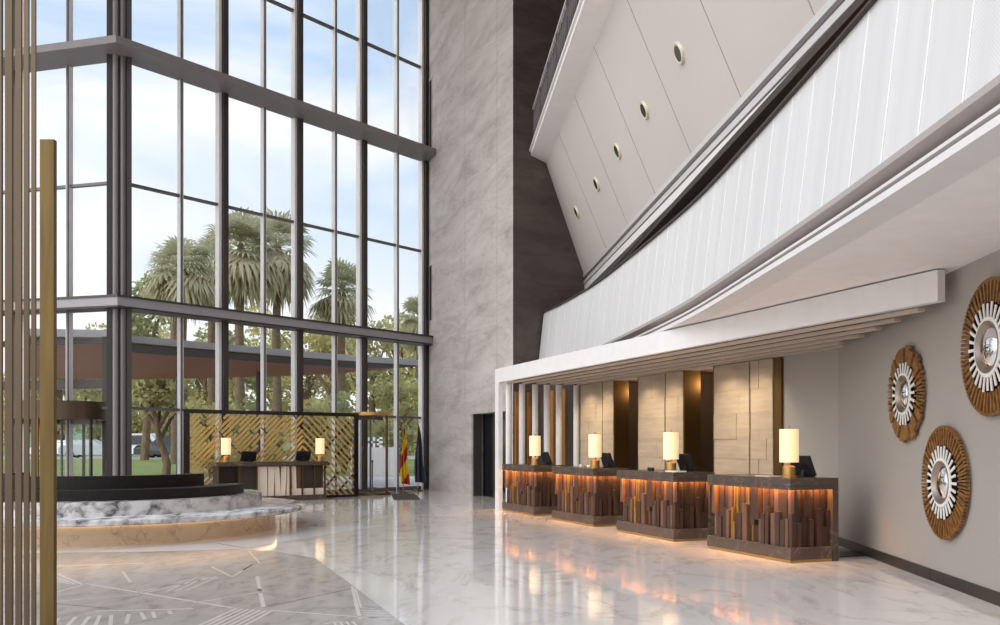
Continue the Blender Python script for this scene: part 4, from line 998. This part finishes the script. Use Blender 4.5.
# ------------------------------------------------------------------ world, sun, lamps
w = bpy.data.worlds.new('sky'); SC.world = w; w.use_nodes = True; nt = w.node_tree; nt.nodes.clear()
out = N(nt, 'ShaderNodeOutputWorld'); bg = N(nt, 'ShaderNodeBackground'); nt.links.new(bg.outputs[0], out.inputs[0])
tc = N(nt, 'ShaderNodeTexCoord'); sx = N(nt, 'ShaderNodeSeparateXYZ'); nt.links.new(tc.outputs['Generated'], sx.inputs[0])
base = ramp(nt, sx.outputs[2], [(0.0, lin((250, 251, 252))), (.12, lin((240, 245, 250))), (.28, lin((196, 218, 244))), (.6, lin((176, 204, 236))), (1, lin((150, 186, 228)))])
nz = N(nt, 'ShaderNodeTexNoise'); nz.inputs['Scale'].default_value = 3.2; nz.inputs['Detail'].default_value = 7; nz.inputs['Distortion'].default_value = .5
mp = N(nt, 'ShaderNodeMapping'); mp.inputs['Scale'].default_value = (1, 1, 2.6); mp.inputs['Location'].default_value = (1.7, .6, .9); nt.links.new(tc.outputs['Generated'], mp.inputs[0]); nt.links.new(mp.outputs[0], nz.inputs['Vector'])
mx = N(nt, 'ShaderNodeMix', data_type='RGBA'); nt.links.new(ramp(nt, nz.outputs['Fac'], [(.42, (0, 0, 0, 1)), (.68, (.85, .85, .85, 1))]), mx.inputs[0])
nt.links.new(base, mx.inputs[6]); mx.inputs[7].default_value = (1, 1, 1, 1)
# hazy bright region round the sun
SUN = Vector((-.62, -.55, .56)).normalized()
dt = N(nt, 'ShaderNodeVectorMath', operation='DOT_PRODUCT'); nt.links.new(tc.outputs['Generated'], dt.inputs[0]); dt.inputs[1].default_value = SUN
gl = ramp(nt, dt.outputs['Value'], [(.2, (1, 1, 1, 1)), (.7, (1.5, 1.42, 1.32, 1)), (1.0, (2.3, 2.15, 1.95, 1))])
mu = N(nt, 'ShaderNodeMix', data_type='RGBA', blend_type='MULTIPLY'); mu.inputs[0].default_value = 1; nt.links.new(mx.outputs[2], mu.inputs[6]); nt.links.new(gl, mu.inputs[7])
nt.links.new(mu.outputs[2], bg.inputs[0]); bg.inputs[1].default_value = .84
def light(name, kind, loc, energy, color, **kw):
    l = bpy.data.lights.new(name, kind); l.energy = energy; l.color = color
    for k, v in kw.items(): setattr(l, k, v)
    o = bpy.data.objects.new(name, l); COL.objects.link(o); o.location = loc; return o
sun = light('sun', 'SUN', (0, 0, 30), 1.15, (1, .955, .91), angle=math.radians(50)); sun.rotation_mode = 'QUATERNION'; sun.rotation_quaternion = SUN.to_track_quat('Z', 'Y')
for s in (3.4, 4.2, 6.15, 7.05, 9.0, 9.85):              # spotlights between the slats washing the stone panels
    p = row(s, 1.2, 2.92); o = light('panel_spotlight', 'SPOT', p, 50, (1, .83, .62), spot_size=math.radians(95), spot_blend=.9, shadow_soft_size=.05)
    tgt = row(s, BO, 1.5); o.rotation_mode = 'QUATERNION'; o.rotation_quaternion = (p - tgt).to_track_quat('Z', 'Y')
for s_ in (5.4, 8.3):
    light('passage_fill', 'POINT', row(s_, BO + .6, 2.7), 9, (1, .75, .5), shadow_soft_size=.06)  # fill lamp added to lift the black passages, no fitting known
for t_ in (.15, .62, 1.0):
    q = E + DR * t_ - NR * .45; p = Vector((q.x, q.y, 2.85)); o = light('niche_spotlight', 'SPOT', p, 9, (1, .62, .26), spot_size=math.radians(80), spot_blend=.9, shadow_soft_size=.04)
    tgt = Vector(((E + DR * t_).x, (E + DR * t_).y, 1.5)); o.rotation_mode = 'QUATERNION'; o.rotation_quaternion = (p - tgt).to_track_quat('Z', 'Y')

# ------------------------------------------------------------------ camera
cam = bpy.data.cameras.new('camera'); co = bpy.data.objects.new('camera', cam); COL.objects.link(co); SC.camera = co
co.location = (0, 0, EYE); co.rotation_euler = (math.pi / 2, 0, 0)
cam.sensor_width = 36; cam.lens = 36 * F / 1000; cam.shift_y = (HY - 312.5) / 1000; cam.clip_end = 400
vs = SC.view_settings; vs.view_transform = 'Standard'; vs.look = 'None'; vs.gamma = 1; vs.exposure = .42; vs.use_curve_mapping = False
SC.cycles.use_denoising = True; SC.cycles.max_bounces = 8; SC.cycles.diffuse_bounces = 5; SC.cycles.transparent_max_bounces = 16
SC.cycles.sample_clamp_indirect = 6
